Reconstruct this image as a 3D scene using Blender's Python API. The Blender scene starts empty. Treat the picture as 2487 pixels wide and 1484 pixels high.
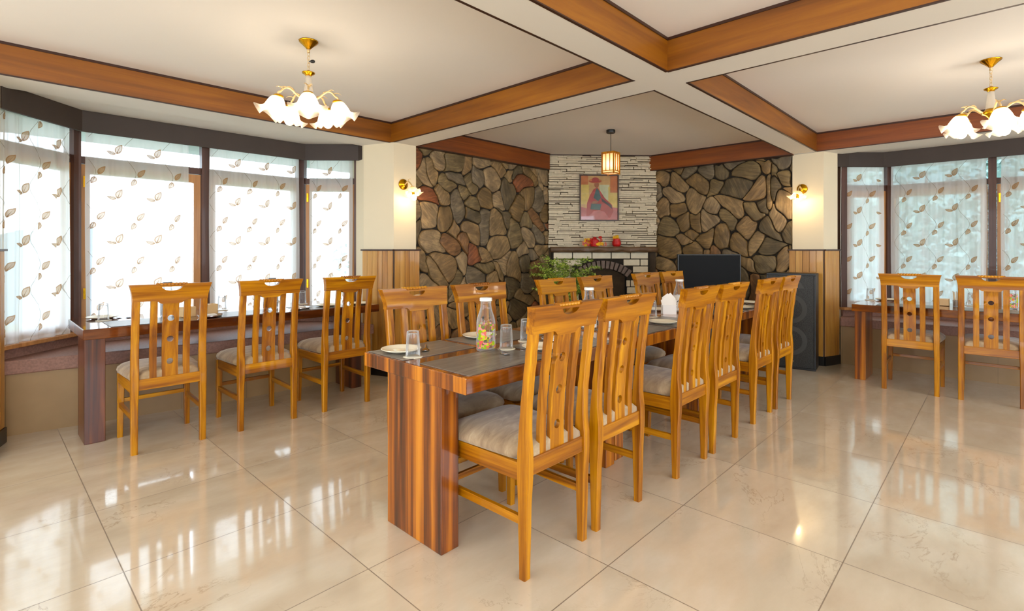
import bpy, math, random
from mathutils import Vector, Matrix
from mathutils.noise import noise as mnoise
random.seed(7)
C = bpy.context.scene.collection
PI = math.pi
sin, cos = math.sin, math.cos

# ------------------------------------------------------------------ mesh builder
class MB:
    def __init__(s): s.v = []; s.f = []; s.m = []
    def add(s, vs, fs, m=0):
        n = len(s.v); s.v += [tuple(v) for v in vs]
        for f in fs: s.f.append(tuple(i + n for i in f)); s.m.append(m)
    def box(s, x0, x1, y0, y1, z0, z1, m=0):
        s.add([(x, y, z) for z in (z0, z1) for y in (y0, y1) for x in (x0, x1)],
              [(0, 2, 3, 1), (4, 5, 7, 6), (0, 1, 5, 4), (2, 6, 7, 3), (0, 4, 6, 2), (1, 3, 7, 5)], m)
    def obox(s, o, d, n, s0, s1, n0, n1, z0, z1, m=0):     # box in a wall frame: o origin, d along, n normal
        vs = []
        for z in (z0, z1):
            for b in (n0, n1):
                for a in (s0, s1): vs.append((o[0] + d[0]*a + n[0]*b, o[1] + d[1]*a + n[1]*b, z))
        s.add(vs, [(0, 2, 3, 1), (4, 5, 7, 6), (0, 1, 5, 4), (2, 6, 7, 3), (0, 4, 6, 2), (1, 3, 7, 5)], m)
    def prism(s, poly, z0, z1, m=0, msides=None):
        n = len(poly)
        s.add([(x, y, z0) for x, y in poly] + [(x, y, z1) for x, y in poly], [tuple(range(n))[::-1], tuple(range(n, 2*n))], m)
        b = len(s.v) - 2*n
        for i in range(n):
            j = (i + 1) % n; s.f.append((b+i, b+j, b+n+j, b+n+i)); s.m.append(m if msides is None else msides)
    def rings(s, rings, m=0, caps=True, closed=True):
        n = len(rings[0]); b = len(s.v)
        for r in rings: s.v += [tuple(p) for p in r]
        for k in range(len(rings) - 1):
            for i in range(n if closed else n - 1):
                j = (i + 1) % n
                s.f.append((b+k*n+i, b+k*n+j, b+(k+1)*n+j, b+(k+1)*n+i)); s.m.append(m)
        if caps:
            s.f.append(tuple(range(b, b+n))[::-1]); s.m.append(m)
            e = b + (len(rings)-1)*n; s.f.append(tuple(range(e, e+n))); s.m.append(m)
    def lathe(s, prof, c=(0, 0, 0), n=24, m=0, caps=True, flute=0, nf=0):
        R = []
        for r, z in prof:
            R.append([(c[0] + r*(1 + flute*cos(nf*2*PI*i/n))*cos(2*PI*i/n), c[1] + r*(1 + flute*cos(nf*2*PI*i/n))*sin(2*PI*i/n), c[2] + z) for i in range(n)])
        s.rings(R, m, caps)
    def tube(s, path, r, n=8, m=0):
        P = [Vector(p) for p in path]; R = []
        rr = r if isinstance(r, (list, tuple)) else [r]*len(P)
        up = Vector((0, 0, 1)); prev = None
        for k, p in enumerate(P):
            t = (P[min(k+1, len(P)-1)] - P[max(k-1, 0)]).normalized()
            a = prev if prev is not None else (up if abs(t.z) < .9 else Vector((1, 0, 0)))
            u = (a - t*a.dot(t)).normalized(); w = t.cross(u); prev = u
            R.append([tuple(p + (u*cos(2*PI*i/n) + w*sin(2*PI*i/n))*rr[k]) for i in range(n)])
        s.rings(R, m)
    def sphere(s, c, r, n=12, k=8, m=0, sz=1):
        s.lathe([(max(r*sin(PI*i/k), 1e-4), -r*sz*cos(PI*i/k)) for i in range(k+1)], c, n, m)
    def slab(s, xs, iv, yf, yr, nz=3, m=0, zl=None):
        """vertical board in the xz plane with holes: iv(x)->[(z0,z1)..]; yf/yr(z) give its front and rear faces"""
        cols = []
        for x in xs:
            cols.append([[a + (b-a)*k/nz for k in range(nz+1)] for a, b in iv(x)])
        wx = zl if zl else (lambda x, z: x)
        for i in range(len(xs)-1):
            A, B = cols[i], cols[i+1]
            for q in range(len(A)):
                za, zb = A[q], B[q]
                vs = []
                for x, zz in ((xs[i], za), (xs[i+1], zb)):
                    for z in zz: vs.append((wx(x, z), yf(z), z)); vs.append((wx(x, z), yr(z), z))
                h = 2*(nz+1); fs = []
                for k in range(nz):
                    a = 2*k; fs.append((a, a+2, h+a+2, h+a)); fs.append((a+1, h+a+1, h+a+3, a+3))
                    if i == 0: fs.append((a, a+1, a+3, a+2))
                    if i == len(xs)-2: fs.append((h+a, h+a+2, h+a+3, h+a+1))
                fs.append((0, h, h+1, 1)); t = 2*nz; fs.append((t, t+1, h+t+1, h+t))
                s.add(vs, fs, m)
    def build(s, name, mats, parent=None, smooth=False, bevel=0, merge=False, bseg=2, sub=0, angle=None):
        me = bpy.data.meshes.new(name); me.from_pydata(s.v, [], s.f)
        if not isinstance(mats, (list, tuple)): mats = [mats]
        for x in mats: me.materials.append(x)
        me.polygons.foreach_set('material_index', s.m)
        if merge:
            import bmesh
            bm = bmesh.new(); bm.from_mesh(me); bmesh.ops.remove_doubles(bm, verts=bm.verts, dist=1e-5)
            bmesh.ops.recalc_face_normals(bm, faces=bm.faces); bm.to_mesh(me); bm.free()
        if smooth:
            me.polygons.foreach_set('use_smooth', [True]*len(me.polygons))
            if angle: me.set_sharp_from_angle(angle=angle)
        me.update()
        o = bpy.data.objects.new(name, me); C.objects.link(o)
        if bevel:
            b = o.modifiers.new('b', 'BEVEL'); b.width = bevel; b.segments = bseg; b.limit_method = 'ANGLE'; b.angle_limit = .7
        if sub:
            b = o.modifiers.new('s', 'SUBSURF'); b.levels = b.render_levels = sub
        if parent: o.parent = parent
        return o

def tag(o, label, cat, group=None):
    o['label'] = label; o['category'] = cat
    if group: o['group'] = group
    return o
def thing(name, label, cat, loc=(0, 0, 0), rz=0, group=None):
    o = bpy.data.objects.new(name, None); C.objects.link(o); o.empty_display_size = .05
    o.location = loc; o.rotation_euler = (0, 0, rz); return tag(o, label, cat, group)
def struct(o, label=None, cat=None):
    o['kind'] = 'structure'
    if label: o['label'] = label
    if cat: o['category'] = cat
    return o
def dup(root, loc, rz, label=None, group=None):
    def cp(o, par):
        c = o.copy(); C.objects.link(c); c.parent = par
        for ch in [x for x in bpy.data.objects if x.parent == o]: cp(ch, c)
        return c
    r = cp(root, None); r.location = loc; r.rotation_euler = (0, 0, rz)
    if label: r['label'] = label
    if group: r['group'] = group
    return r

# ------------------------------------------------------------------ materials
def srgb(r, g, b):
    f = lambda c: (c/255/12.92 if c/255 <= .04045 else ((c/255+.055)/1.055)**2.4)
    return (f(r), f(g), f(b), 1)
class NT:
    def __init__(s, name):
        s.mat = bpy.data.materials.new(name); s.mat.use_nodes = True; s.t = s.mat.node_tree; s.t.nodes.clear()
        s.out = s.n('ShaderNodeOutputMaterial')
    def n(s, ty, **kw):
        x = s.t.nodes.new(ty)
        for k, v in kw.items(): setattr(x, k, v)
        return x
    def l(s, a, b): s.t.links.new(a, b)
    def math(s, op, a, b=None, c=None):
        x = s.n('ShaderNodeMath', operation=op)
        for i, q in enumerate((a, b, c)):
            if q is None: continue
            if isinstance(q, (int, float)): x.inputs[i].default_value = q
            else: s.l(q, x.inputs[i])
        return x.outputs[0]
    def ramp(s, fac, stops, interp='LINEAR'):
        x = s.n('ShaderNodeValToRGB'); cr = x.color_ramp; cr.interpolation = interp
        while len(cr.elements) < len(stops): cr.elements.new(.5)
        for e, (p, c) in zip(cr.elements, stops): e.position = p; e.color = c
        s.l(fac, x.inputs[0]); return x.outputs[0]
    def mix(s, f, a, b, mode='MIX'):
        x = s.n('ShaderNodeMix', data_type='RGBA', blend_type=mode)
        for i, q in ((0, f), (6, a), (7, b)):
            if isinstance(q, (int, float)): x.inputs[i].default_value = q
            elif isinstance(q, tuple): x.inputs[i].default_value = q
            else: s.l(q, x.inputs[i])
        return x.outputs[2]
    def noise(s, vec, scale, detail=4, rough=.5, dist=0):
        x = s.n('ShaderNodeTexNoise'); x.inputs['Scale'].default_value = scale; x.inputs['Detail'].default_value = detail
        x.inputs['Roughness'].default_value = rough; x.inputs['Distortion'].default_value = dist
        if vec is not None: s.l(vec, x.inputs['Vector'])
        return x.outputs['Fac']
    def mapping(s, vec, scale=(1, 1, 1), loc=(0, 0, 0), rot=(0, 0, 0)):
        x = s.n('ShaderNodeMapping'); x.inputs['Scale'].default_value = scale; x.inputs['Location'].default_value = loc
        x.inputs['Rotation'].default_value = rot; s.l(vec, x.inputs['Vector']); return x.outputs[0]
    def coord(s, w='Object'): return s.n('ShaderNodeTexCoord').outputs[w]
    def bump(s, h, strength=.2, dist=.01):
        x = s.n('ShaderNodeBump'); x.inputs['Strength'].default_value = strength; x.inputs['Distance'].default_value = dist
        s.l(h, x.inputs['Height']); return x.outputs[0]
    def pbr(s, col, rough=.5, metal=0, spec=.5, coat=0, normal=None, alpha=None, trans=0, emit=None, es=0, coatr=.05):
        x = s.n('ShaderNodeBsdfPrincipled')
        def st(k, v):
            if v is None: return
            if isinstance(v, (int, float, tuple)): x.inputs[k].default_value = v
            else: s.l(v, x.inputs[k])
        st('Base Color', col); st('Roughness', rough); st('Metallic', metal); st('Specular IOR Level', spec); st('Coat Weight', coat)
        st('Coat Roughness', coatr); st('Normal', normal); st('Alpha', alpha); st('Transmission Weight', trans)
        if emit: st('Emission Color', emit); st('Emission Strength', es)
        s.l(x.outputs[0], s.out.inputs[0]); return x
def plain(name, col, rough=.5, var=.06, scale=6, **kw):
    t = NT(name); co = t.coord(); f = t.noise(co, scale, 3)
    d = tuple(max(0, c*(1-var*2)) for c in col[:3]) + (1,); e = tuple(min(1, c*(1+var)) for c in col[:3]) + (1,)
    c = t.ramp(f, [(.3, d), (.7, e)])
    t.pbr(c, rough, normal=t.bump(t.noise(co, 60, 2), .05, .002), **kw); return t.mat
def emitter(name, col, s):
    t = NT(name); e = t.n('ShaderNodeEmission'); e.inputs[0].default_value = col; e.inputs[1].default_value = s
    t.l(e.outputs[0], t.out.inputs[0]); return t.mat
def wood(name, axis, stops, across=22, along=1.2, rough=.28, coat=.35, knots=False, rnd=True, island=False, contrast=1.0, sp=.5):
    t = NT(name); co = t.coord()
    if rnd:
        oi = t.n('ShaderNodeObjectInfo'); vm = t.n('ShaderNodeVectorMath', operation='ADD')
        cx = t.n('ShaderNodeCombineXYZ'); r = t.math('MULTIPLY', oi.outputs['Random'], 37.0)
        for i in range(3): t.l(r, cx.inputs[i])
        t.l(co, vm.inputs[0]); t.l(cx.outputs[0], vm.inputs[1]); co = vm.outputs[0]
    isl = None
    if island:
        g = t.n('ShaderNodeNewGeometry'); isl = g.outputs['Random Per Island']
        vm = t.n('ShaderNodeVectorMath', operation='ADD'); cx = t.n('ShaderNodeCombineXYZ')
        r = t.math('MULTIPLY', isl, 53.0)
        for i in range(3): t.l(r, cx.inputs[i])
        t.l(co, vm.inputs[0]); t.l(cx.outputs[0], vm.inputs[1]); co = vm.outputs[0]
    sc = [across]*3
    for i, a in enumerate('xyz'):
        if a in axis: sc[i] = along
    if isinstance(across, tuple): sc = list(across)
    m = t.mapping(co, tuple(sc))
    a = t.noise(m, 1.0, 5, .55, .8)
    fine = t.noise(t.mapping(co, tuple(v*5 for v in sc)), 1.0, 3, .6)
    f = t.math('ADD', t.math('MULTIPLY', a, .8), t.math('MULTIPLY', fine, .2))
    if island: f = t.math('ADD', f, t.math('MULTIPLY', t.math('SUBTRACT', isl, .5), .16))
    f = t.math('ADD', t.math('MULTIPLY', t.math('SUBTRACT', f, .5), contrast), .5)
    c = t.ramp(f, stops)
    if knots:
        vo = t.n('ShaderNodeTexVoronoi'); vo.inputs['Scale'].default_value = 1.0
        t.l(t.mapping(co, tuple(v*.12 + .8 for v in sc)), vo.inputs['Vector'])
        k = t.ramp(vo.outputs['Distance'], [(.0, (1, 1, 1, 1)), (.055, (.6, .6, .6, 1)), (.085, (0, 0, 0, 1))])
        c = t.mix(k, c, tuple(x*.25 for x in stops[0][1][:3]) + (1,))
    t.pbr(c, rough, coat=coat, spec=sp, normal=t.bump(fine, .06, .001)); return t.mat

TEAK = [(.2, srgb(98, 48, 0)), (.42, srgb(148, 86, 1)), (.6, srgb(182, 118, 2)), (.8, srgb(210, 150, 10))]
teak_z = wood('teak_upright', 'z', TEAK, 20, 1.0, .34, .2, contrast=1.45, sp=.35)
teak_x = wood('teak_rail', 'x', TEAK, 20, 1.0, .34, .2, contrast=1.45, sp=.35)
teak_y = wood('teak_side', 'y', TEAK, 20, 1.0, .34, .2, contrast=1.45, sp=.35)
ROSE = [(.25, srgb(62, 26, 5)), (.42, srgb(112, 54, 6)), (.55, srgb(156, 84, 8)), (.72, srgb(196, 120, 18)), (.85, srgb(212, 138, 34))]
rose_leg = wood('rosewood_leg', 'z', ROSE, 14, .35, .28, .3, rnd=False, contrast=1.9)
rose_top = wood('rosewood_top', 'x', ROSE, (.8, 17, 5), .8, .14, .6, rnd=False, contrast=1.5)
rose_cross = wood('rosewood_cross', 'y', ROSE, (17, .8, 5), .8, .14, .6, rnd=False, contrast=1.5)
ROSD = [(.25, srgb(50, 19, 6)), (.5, srgb(92, 42, 13)), (.75, srgb(140, 74, 24))]
dark_top = wood('walnut_top', 'x', ROSD, (.8, 14, 8), .8, .12, .6, rnd=False, contrast=1.4)
dark_leg = wood('walnut_leg', 'z', ROSD, 14, .5, .32, .2, rnd=False, contrast=1.4)
beam_x = wood('beam_wood_x', 'x', [(.25, srgb(96, 50, 2)), (.5, srgb(134, 76, 3)), (.75, srgb(164, 102, 8))], 9, .6, .45, .08, knots=True, rnd=False)
beam_y = wood('beam_wood_y', 'y', [(.25, srgb(96, 50, 2)), (.5, srgb(134, 76, 3)), (.75, srgb(164, 102, 8))], 9, .6, .45, .08, knots=True, rnd=False)
beam_red = wood('beam_wood_red', 'xy', [(.25, srgb(98, 44, 2)), (.5, srgb(126, 60, 3)), (.75, srgb(146, 78, 8))], (1, 1, 18), .8, .45, .08, rnd=False)
plank_m = wood('pine_plank', 'z', [(.2, srgb(122, 74, 16)), (.42, srgb(172, 116, 38)), (.65, srgb(196, 144, 62)), (.85, srgb(214, 168, 90))], 14, .8, .35, .25, knots=True, rnd=False, island=True)
sash_m = wood('sash_pine', 'z', [(.3, srgb(150, 96, 44)), (.6, srgb(190, 134, 76)), (.8, srgb(205, 150, 92))], 20, 1, .5, .1, rnd=False)
frame_m = wood('window_frame_brown', 'z', [(.3, srgb(58, 32, 22)), (.7, srgb(88, 52, 38))], 20, 1, .5, .1, rnd=False)
darktrim = plain('dark_trim', srgb(58, 28, 14), .4)
black_m = plain('black_skirting', srgb(20, 18, 18), .3)
white_m = plain('white_soffit', srgb(226, 220, 210), .85, .01, 2)
ceil_m = plain('ceiling_paint', srgb(236, 230, 222), .9, .01, 1)
cream_m = plain('cream_paint', srgb(228, 214, 184), .8, .01, 2)
pelmet_m = plain('pelmet_brown', srgb(60, 48, 41), .6, .05)
gold_m = plain('gold_metal', srgb(214, 160, 30), .25, .1, 30, metal=1)
brass_m = plain('antique_ivory_arm', srgb(228, 196, 140), .35, .1, 30, metal=.4)
steel_m = plain('steel', srgb(200, 200, 205), .15, .02, 10, metal=1)
plate_m = plain('ivory_ceramic', srgb(240, 232, 208), .12, .02, 3)
whitec_m = plain('white_plastic', srgb(240, 238, 232), .3, .01, 3)
paper_m = plain('paper_napkin', srgb(246, 240, 230), .9, .01, 3)
blackp_m = plain('black_plastic', srgb(14, 14, 15), .4, .05)
screen_m = plain('black_screen', srgb(5, 5, 6), .5, .01, spec=.12)
box_m = plain('tan_card', srgb(222, 190, 140), .7, .03)

def glassy(name, tint=(1, 1, 1, 1), solid=.06, refl=1.0):
    t = NT(name); tr = t.n('ShaderNodeBsdfTransparent'); tr.inputs[0].default_value = tint
    gl = t.n('ShaderNodeBsdfGlossy'); gl.inputs['Roughness'].default_value = .03
    fr = t.n('ShaderNodeFresnel'); fr.inputs[0].default_value = 1.5
    lw = t.n('ShaderNodeLayerWeight'); lw.inputs[0].default_value = .25
    f = t.math('ADD', t.math('MULTIPLY', fr.outputs[0], refl), t.math('MULTIPLY', lw.outputs['Facing'], solid))
    mx = t.n('ShaderNodeMixShader'); t.l(f, mx.inputs[0]); t.l(tr.outputs[0], mx.inputs[1]); t.l(gl.outputs[0], mx.inputs[2])
    if solid > .1:
        df = t.n('ShaderNodeBsdfDiffuse'); df.inputs[0].default_value = (.9, .92, .94, 1); m2 = t.n('ShaderNodeMixShader')
        t.l(t.math('ADD', .03, t.math('MULTIPLY', t.math('POWER', lw.outputs['Facing'], 1.5), .8)), m2.inputs[0]); t.l(mx.outputs[0], m2.inputs[1]); t.l(df.outputs[0], m2.inputs[2]); mx = m2  # white diffuse rim painted in for bright highlights on the glass
    t.l(mx.outputs[0], t.out.inputs[0]); return t.mat
glass_m = glassy('drinking_glass', (.98, .985, .99, 1), .12, .7)
pane_m = glassy('window_glass', (.97, .99, 1, 1), .02, .5)

def sheer(name, col, trans, glossy=0):
    t = NT(name); tr = t.n('ShaderNodeBsdfTransparent'); df = t.n('ShaderNodeBsdfDiffuse'); tl = t.n('ShaderNodeBsdfTranslucent')
    df.inputs[0].default_value = col; tl.inputs[0].default_value = col
    a = t.n('ShaderNodeMixShader'); a.inputs[0].default_value = .55; t.l(df.outputs[0], a.inputs[1]); t.l(tl.outputs[0], a.inputs[2])
    lw = t.n('ShaderNodeLayerWeight'); lw.inputs[0].default_value = .5
    # a woven sheer gets denser where it is seen at a slant
    f = t.math('MULTIPLY', t.math('POWER', t.math('SUBTRACT', 1.0, lw.outputs['Facing']), .7), trans)
    b = t.n('ShaderNodeMixShader'); t.l(f, b.inputs[0]); t.l(a.outputs[0], b.inputs[1]); t.l(tr.outputs[0], b.inputs[2])
    t.l(b.outputs[0], t.out.inputs[0]); return t.mat
sheer_m = sheer('sheer_curtain', (.88, .90, .90, 1), .23)
leafo_m = sheer('embroidery_outline', srgb(182, 144, 104), .1)
leafi_m = sheer('embroidery_fill', srgb(208, 178, 144), .25)
vine_m = sheer('embroidery_vine', srgb(188, 182, 172), .35)
def shade_mat(name, col, tl_w=.6, trans=.25):
    t = NT(name); tr = t.n('ShaderNodeBsdfTransparent'); df = t.n('ShaderNodeBsdfDiffuse'); tl = t.n('ShaderNodeBsdfTranslucent'); gl = t.n('ShaderNodeBsdfGlossy')
    for x in (df, tl): x.inputs[0].default_value = col
    gl.inputs['Roughness'].default_value = .15
    a = t.n('ShaderNodeMixShader'); a.inputs[0].default_value = tl_w; t.l(df.outputs[0], a.inputs[1]); t.l(tl.outputs[0], a.inputs[2])
    b = t.n('ShaderNodeMixShader'); b.inputs[0].default_value = trans; t.l(a.outputs[0], b.inputs[1]); t.l(tr.outputs[0], b.inputs[2])
    c = t.n('ShaderNodeMixShader'); c.inputs[0].default_value = .06; t.l(b.outputs[0], c.inputs[1]); t.l(gl.outputs[0], c.inputs[2])
    t.l(c.outputs[0], t.out.inputs[0]); return t.mat
shade_m = shade_mat('frosted_shade', (.80, .72, .60, 1), .45, .5)
rice_m = shade_mat('rice_paper', (.98, .9, .74, 1), .8, .1)
bulb_m = emitter('lamp_bulb', (1, .84, .64, 1), 60)
bulb_s = emitter('sconce_bulb', (1, .72, .38, 1), 130)
bulb_p = emitter('pendant_bulb', (1, .72, .42, 1), 26)

# floor: polished cream tiles
def floor_mat():
    t = NT('polished_floor_tile'); co = t.coord(); sx = t.n('ShaderNodeSeparateXYZ'); t.l(co, sx.inputs[0])
    u = t.math('DIVIDE', t.math('SUBTRACT', sx.outputs[0], .405), .6765); v = t.math('DIVIDE', t.math('SUBTRACT', sx.outputs[1], .465), .6785)
    fu, fv = t.math('FRACT', u), t.math('FRACT', v)
    du = t.math('MINIMUM', fu, t.math('SUBTRACT', 1.0, fu)); dv = t.math('MINIMUM', fv, t.math('SUBTRACT', 1.0, fv))
    d = t.math('MINIMUM', du, dv)
    line = t.math('LESS_THAN', d, .0032)
    cid = t.n('ShaderNodeCombineXYZ'); t.l(t.math('FLOOR', u), cid.inputs[0]); t.l(t.math('FLOOR', v), cid.inputs[1])
    wn = t.n('ShaderNodeTexWhiteNoise'); t.l(cid.outputs[0], wn.inputs[0])
    vm = t.n('ShaderNodeVectorMath', operation='ADD'); t.l(co, vm.inputs[0])
    sc = t.n('ShaderNodeVectorMath', operation='SCALE'); t.l(wn.outputs['Color'], sc.inputs[0]); sc.inputs['Scale'].default_value = 9
    t.l(sc.outputs[0], vm.inputs[1]); p = vm.outputs[0]
    base = t.ramp(t.noise(t.mapping(p, (1, 2.4, 1), rot=(0, 0, .5)), 2.2, 6, .6), [(.3, srgb(200, 182, 156)), (.55, srgb(211, 195, 170)), (.75, srgb(220, 206, 184))])
    vn = t.math('ABSOLUTE', t.math('SUBTRACT', t.noise(t.mapping(p, (1, 1.3, 1)), 2.6, 7, .62, .6), .5))
    vein = t.ramp(vn, [(0, (1, 1, 1, 1)), (.006, (.25, .25, .25, 1)), (.014, (0, 0, 0, 1))])
    patch = t.ramp(t.noise(p, 1.6, 2), [(.5, (0, 0, 0, 1)), (.66, (1, 1, 1, 1))])
    vf = t.math('MULTIPLY', t.math('MULTIPLY', vein, patch), .45)
    c = t.mix(vf, base, srgb(140, 110, 76))
    tone = t.math('ADD', t.math('MULTIPLY', wn.outputs['Value'], .06), .95)
    cc = t.n('ShaderNodeCombineColor'); [t.l(tone, cc.inputs[i]) for i in range(3)]
    c = t.mix(1.0, c, cc.outputs[0], 'MULTIPLY'); c = t.mix(t.math('MULTIPLY', line, .75), c, srgb(96, 76, 56))
    rough = t.math('ADD', t.math('MULTIPLY', line, .4), t.math('ADD', .075, t.math('MULTIPLY', t.noise(co, 3, 2), .05)))
    t.pbr(c, rough, spec=.8, coat=.6, coatr=.04, normal=t.bump(t.noise(co, 2.0, 2), .03, .01)); return t.mat
floor_m = floor_mat()

def stone_mat():
    t = NT('flagstone'); g = t.n('ShaderNodeNewGeometry'); r = g.outputs['Random Per Island']; co = t.coord()
    base = t.ramp(r, [(0, srgb(108, 92, 62)), (.14, srgb(128, 106, 72)), (.3, srgb(88, 76, 54)), (.44, srgb(126, 102, 68)), (.56, srgb(104, 92, 72)),
                      (.68, srgb(112, 90, 56)), (.8, srgb(134, 114, 84)), (.92, srgb(116, 84, 52)), (.975, srgb(120, 72, 44))], 'CONSTANT')
    rot = t.n('ShaderNodeVectorRotate', rotation_type='EULER_XYZ'); t.l(co, rot.inputs['Vector'])
    cx = t.n('ShaderNodeCombineXYZ'); t.l(t.math('MULTIPLY', r, 40.0), cx.inputs[0]); t.l(t.math('MULTIPLY', r, 63.0), cx.inputs[1]); t.l(t.math('MULTIPLY', r, 29.0), cx.inputs[2])
    t.l(cx.outputs[0], rot.inputs['Rotation'])
    st = t.noise(t.mapping(rot.outputs[0], (4, 42, 10)), 1, 5, .65, .6); big = t.noise(co, 7, 3)
    f = t.math('ADD', t.math('MULTIPLY', st, .6), t.math('MULTIPLY', big, .4))
    m = t.ramp(f, [(.28, (.36, .34, .32, 1)), (.5, (1.05, 1.02, 1, 1)), (.68, (2.1, 2.0, 1.8, 1))])
    t.pbr(t.mix(1.0, base, m, 'MULTIPLY'), .5, spec=.35, normal=t.bump(st, .6, .012)); return t.mat
stone_m = stone_mat()
mortar_m = plain('dark_mortar', srgb(40, 32, 22), .9, .2, 30)
slate_m = plain('white_ledgestone', srgb(206, 192, 164), .8, .06, 25)
slateb_m = plain('ledgestone_gap', srgb(70, 56, 40), .9, .1, 20)
brickw_m = plain('white_painted_brick', srgb(224, 212, 184), .6, .04, 20)
archst_m = plain('grey_arch_stone', srgb(118, 102, 92), .7, .15, 20)
mantel_m = plain('rough_mantel_stone', srgb(104, 78, 54), .35, .25, 9)
soot_m = plain('soot', srgb(12, 10, 9), .95, .1)
granite_m = plain('pink_granite', srgb(158, 118, 104), .5, .12, 70)
def tile_front():
    t = NT('beige_wall_tile'); co = t.coord(); sx = t.n('ShaderNodeSeparateXYZ'); t.l(co, sx.inputs[0])
    s = t.math('ADD', sx.outputs[0], sx.outputs[1]); f = t.math('FRACT', t.math('DIVIDE', s, .42))
    ln = t.math('LESS_THAN', f, .008)
    c = t.ramp(t.noise(co, 3, 3), [(.3, srgb(158, 128, 88)), (.7, srgb(174, 144, 102))])
    t.pbr(t.mix(t.math('MULTIPLY', ln, .5), c, srgb(100, 80, 50)), .35); return t.mat
tilef_m = tile_front()
def fabric():
    t = NT('seat_suede'); co = t.coord(); f = t.noise(t.mapping(co, (3, 9, 3)), 2.2, 4, .6, .8)
    c = t.ramp(f, [(.3, srgb(132, 108, 82)), (.5, srgb(158, 134, 104)), (.7, srgb(184, 162, 130))])
    x = t.pbr(c, .85, spec=.2, normal=t.bump(t.noise(co, 260, 2), .25, .001))
    x.inputs['Sheen Weight'].default_value = .4; return t.mat
seat_m = fabric()
def mat_fabric():
    t = NT('placemat_vinyl'); co = t.coord(); w = t.noise(t.mapping(co, (2.2, 16, 1)), 1.3, 3, .5, 1.2)
    c = t.ramp(w, [(.3, srgb(98, 92, 84)), (.45, srgb(128, 121, 112)), (.52, srgb(106, 100, 92)), (.7, srgb(148, 140, 130))])
    t.pbr(c, .32, spec=.4, normal=t.bump(t.noise(co, 400, 2), .1, .001)); return t.mat
placem_m = mat_fabric()
def grille():
    t = NT('speaker_grille'); co = t.coord(); v = t.n('ShaderNodeTexVoronoi'); v.inputs['Scale'].default_value = 160; t.l(co, v.inputs['Vector'])
    c = t.ramp(v.outputs['Distance'], [(.3, srgb(24, 24, 24)), (.5, srgb(54, 54, 52))]); t.pbr(c, .5, metal=.3); return t.mat
grille_m = grille()
def flower_print():
    t = NT('flower_print'); co = t.coord(); v = t.n('ShaderNodeTexVoronoi'); v.inputs['Scale'].default_value = 75
    nz = t.n('ShaderNodeTexNoise'); nz.inputs['Scale'].default_value = 60; t.l(co, nz.inputs['Vector']); va = t.n('ShaderNodeVectorMath', operation='SCALE'); t.l(nz.outputs['Color'], va.inputs[0]); va.inputs['Scale'].default_value = .03
    vb = t.n('ShaderNodeVectorMath', operation='ADD'); t.l(co, vb.inputs[0]); t.l(va.outputs[0], vb.inputs[1]); t.l(vb.outputs[0], v.inputs['Vector'])
    g = t.ramp(v.outputs['Color'], [(.0, srgb(236, 96, 96)), (.34, srgb(250, 150, 150)), (.5, srgb(150, 190, 30)), (.68, srgb(196, 214, 40)), (.85, srgb(240, 210, 60))], 'CONSTANT')
    d = t.n('ShaderNodeBsdfDiffuse'); t.l(g, d.inputs[0]); tr = t.n('ShaderNodeBsdfTransparent')
    k = t.math('GREATER_THAN', t.noise(co, 38, 2), .5)
    mx = t.n('ShaderNodeMixShader'); t.l(t.math('MULTIPLY', k, .9), mx.inputs[0]); t.l(tr.outputs[0], mx.inputs[1]); t.l(d.outputs[0], mx.inputs[2])
    t.l(mx.outputs[0], t.out.inputs[0]); return t.mat
flower_m = flower_print()

# ------------------------------------------------------------------ room shell
ZB, ZC = 2.35, 2.555
m = MB(); m.box(-2.6, 9.2, -3.2, 6.2, -.1, 0); struct(m.build('floor', floor_m))
m = MB(); m.box(-2.6, 9.2, -3.2, 6.2, ZC, ZC+.1); struct(m.build('ceiling', ceil_m))
# white soffits (concrete beams)
m = MB()
m.box(-2.6, 6.38, 1.477, 1.693, ZB, ZC); m.box(2.912, 3.168, -3.2, 1.477, ZB, ZC); m.box(2.912, 3.168, 1.693, 4.45, ZB, ZC)
m.box(-2.6, 3.1, 4.462, 4.80, ZB, ZC); m.box(6.392, 6.74, -3.2, 1.5, ZB, ZC)
m.box(3.1, 5.45, 4.445, 4.80, ZB+.002, ZC); m.box(6.42, 6.74, 1.5, 3.6, ZB+.002, ZC)
struct(m.build('trim_1', white_m))
# lower ceilings of the two bays
m = MB(); m.prism([(-.6, 4.80), (3.3, 4.80), (3.3, 5.2), (2.5, 5.7), (.5, 5.7), (-.6, 5.2)], 2.375, 2.45); struct(m.build('ceiling_left_bay', white_m))
m = MB(); m.prism([(6.74, -2.0), (7.6, -1.2), (7.6, 1.0), (7.1, 1.75), (6.74, 1.75)], 2.375, 2.45); struct(m.build('ceiling_right_bay', white_m))
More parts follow.
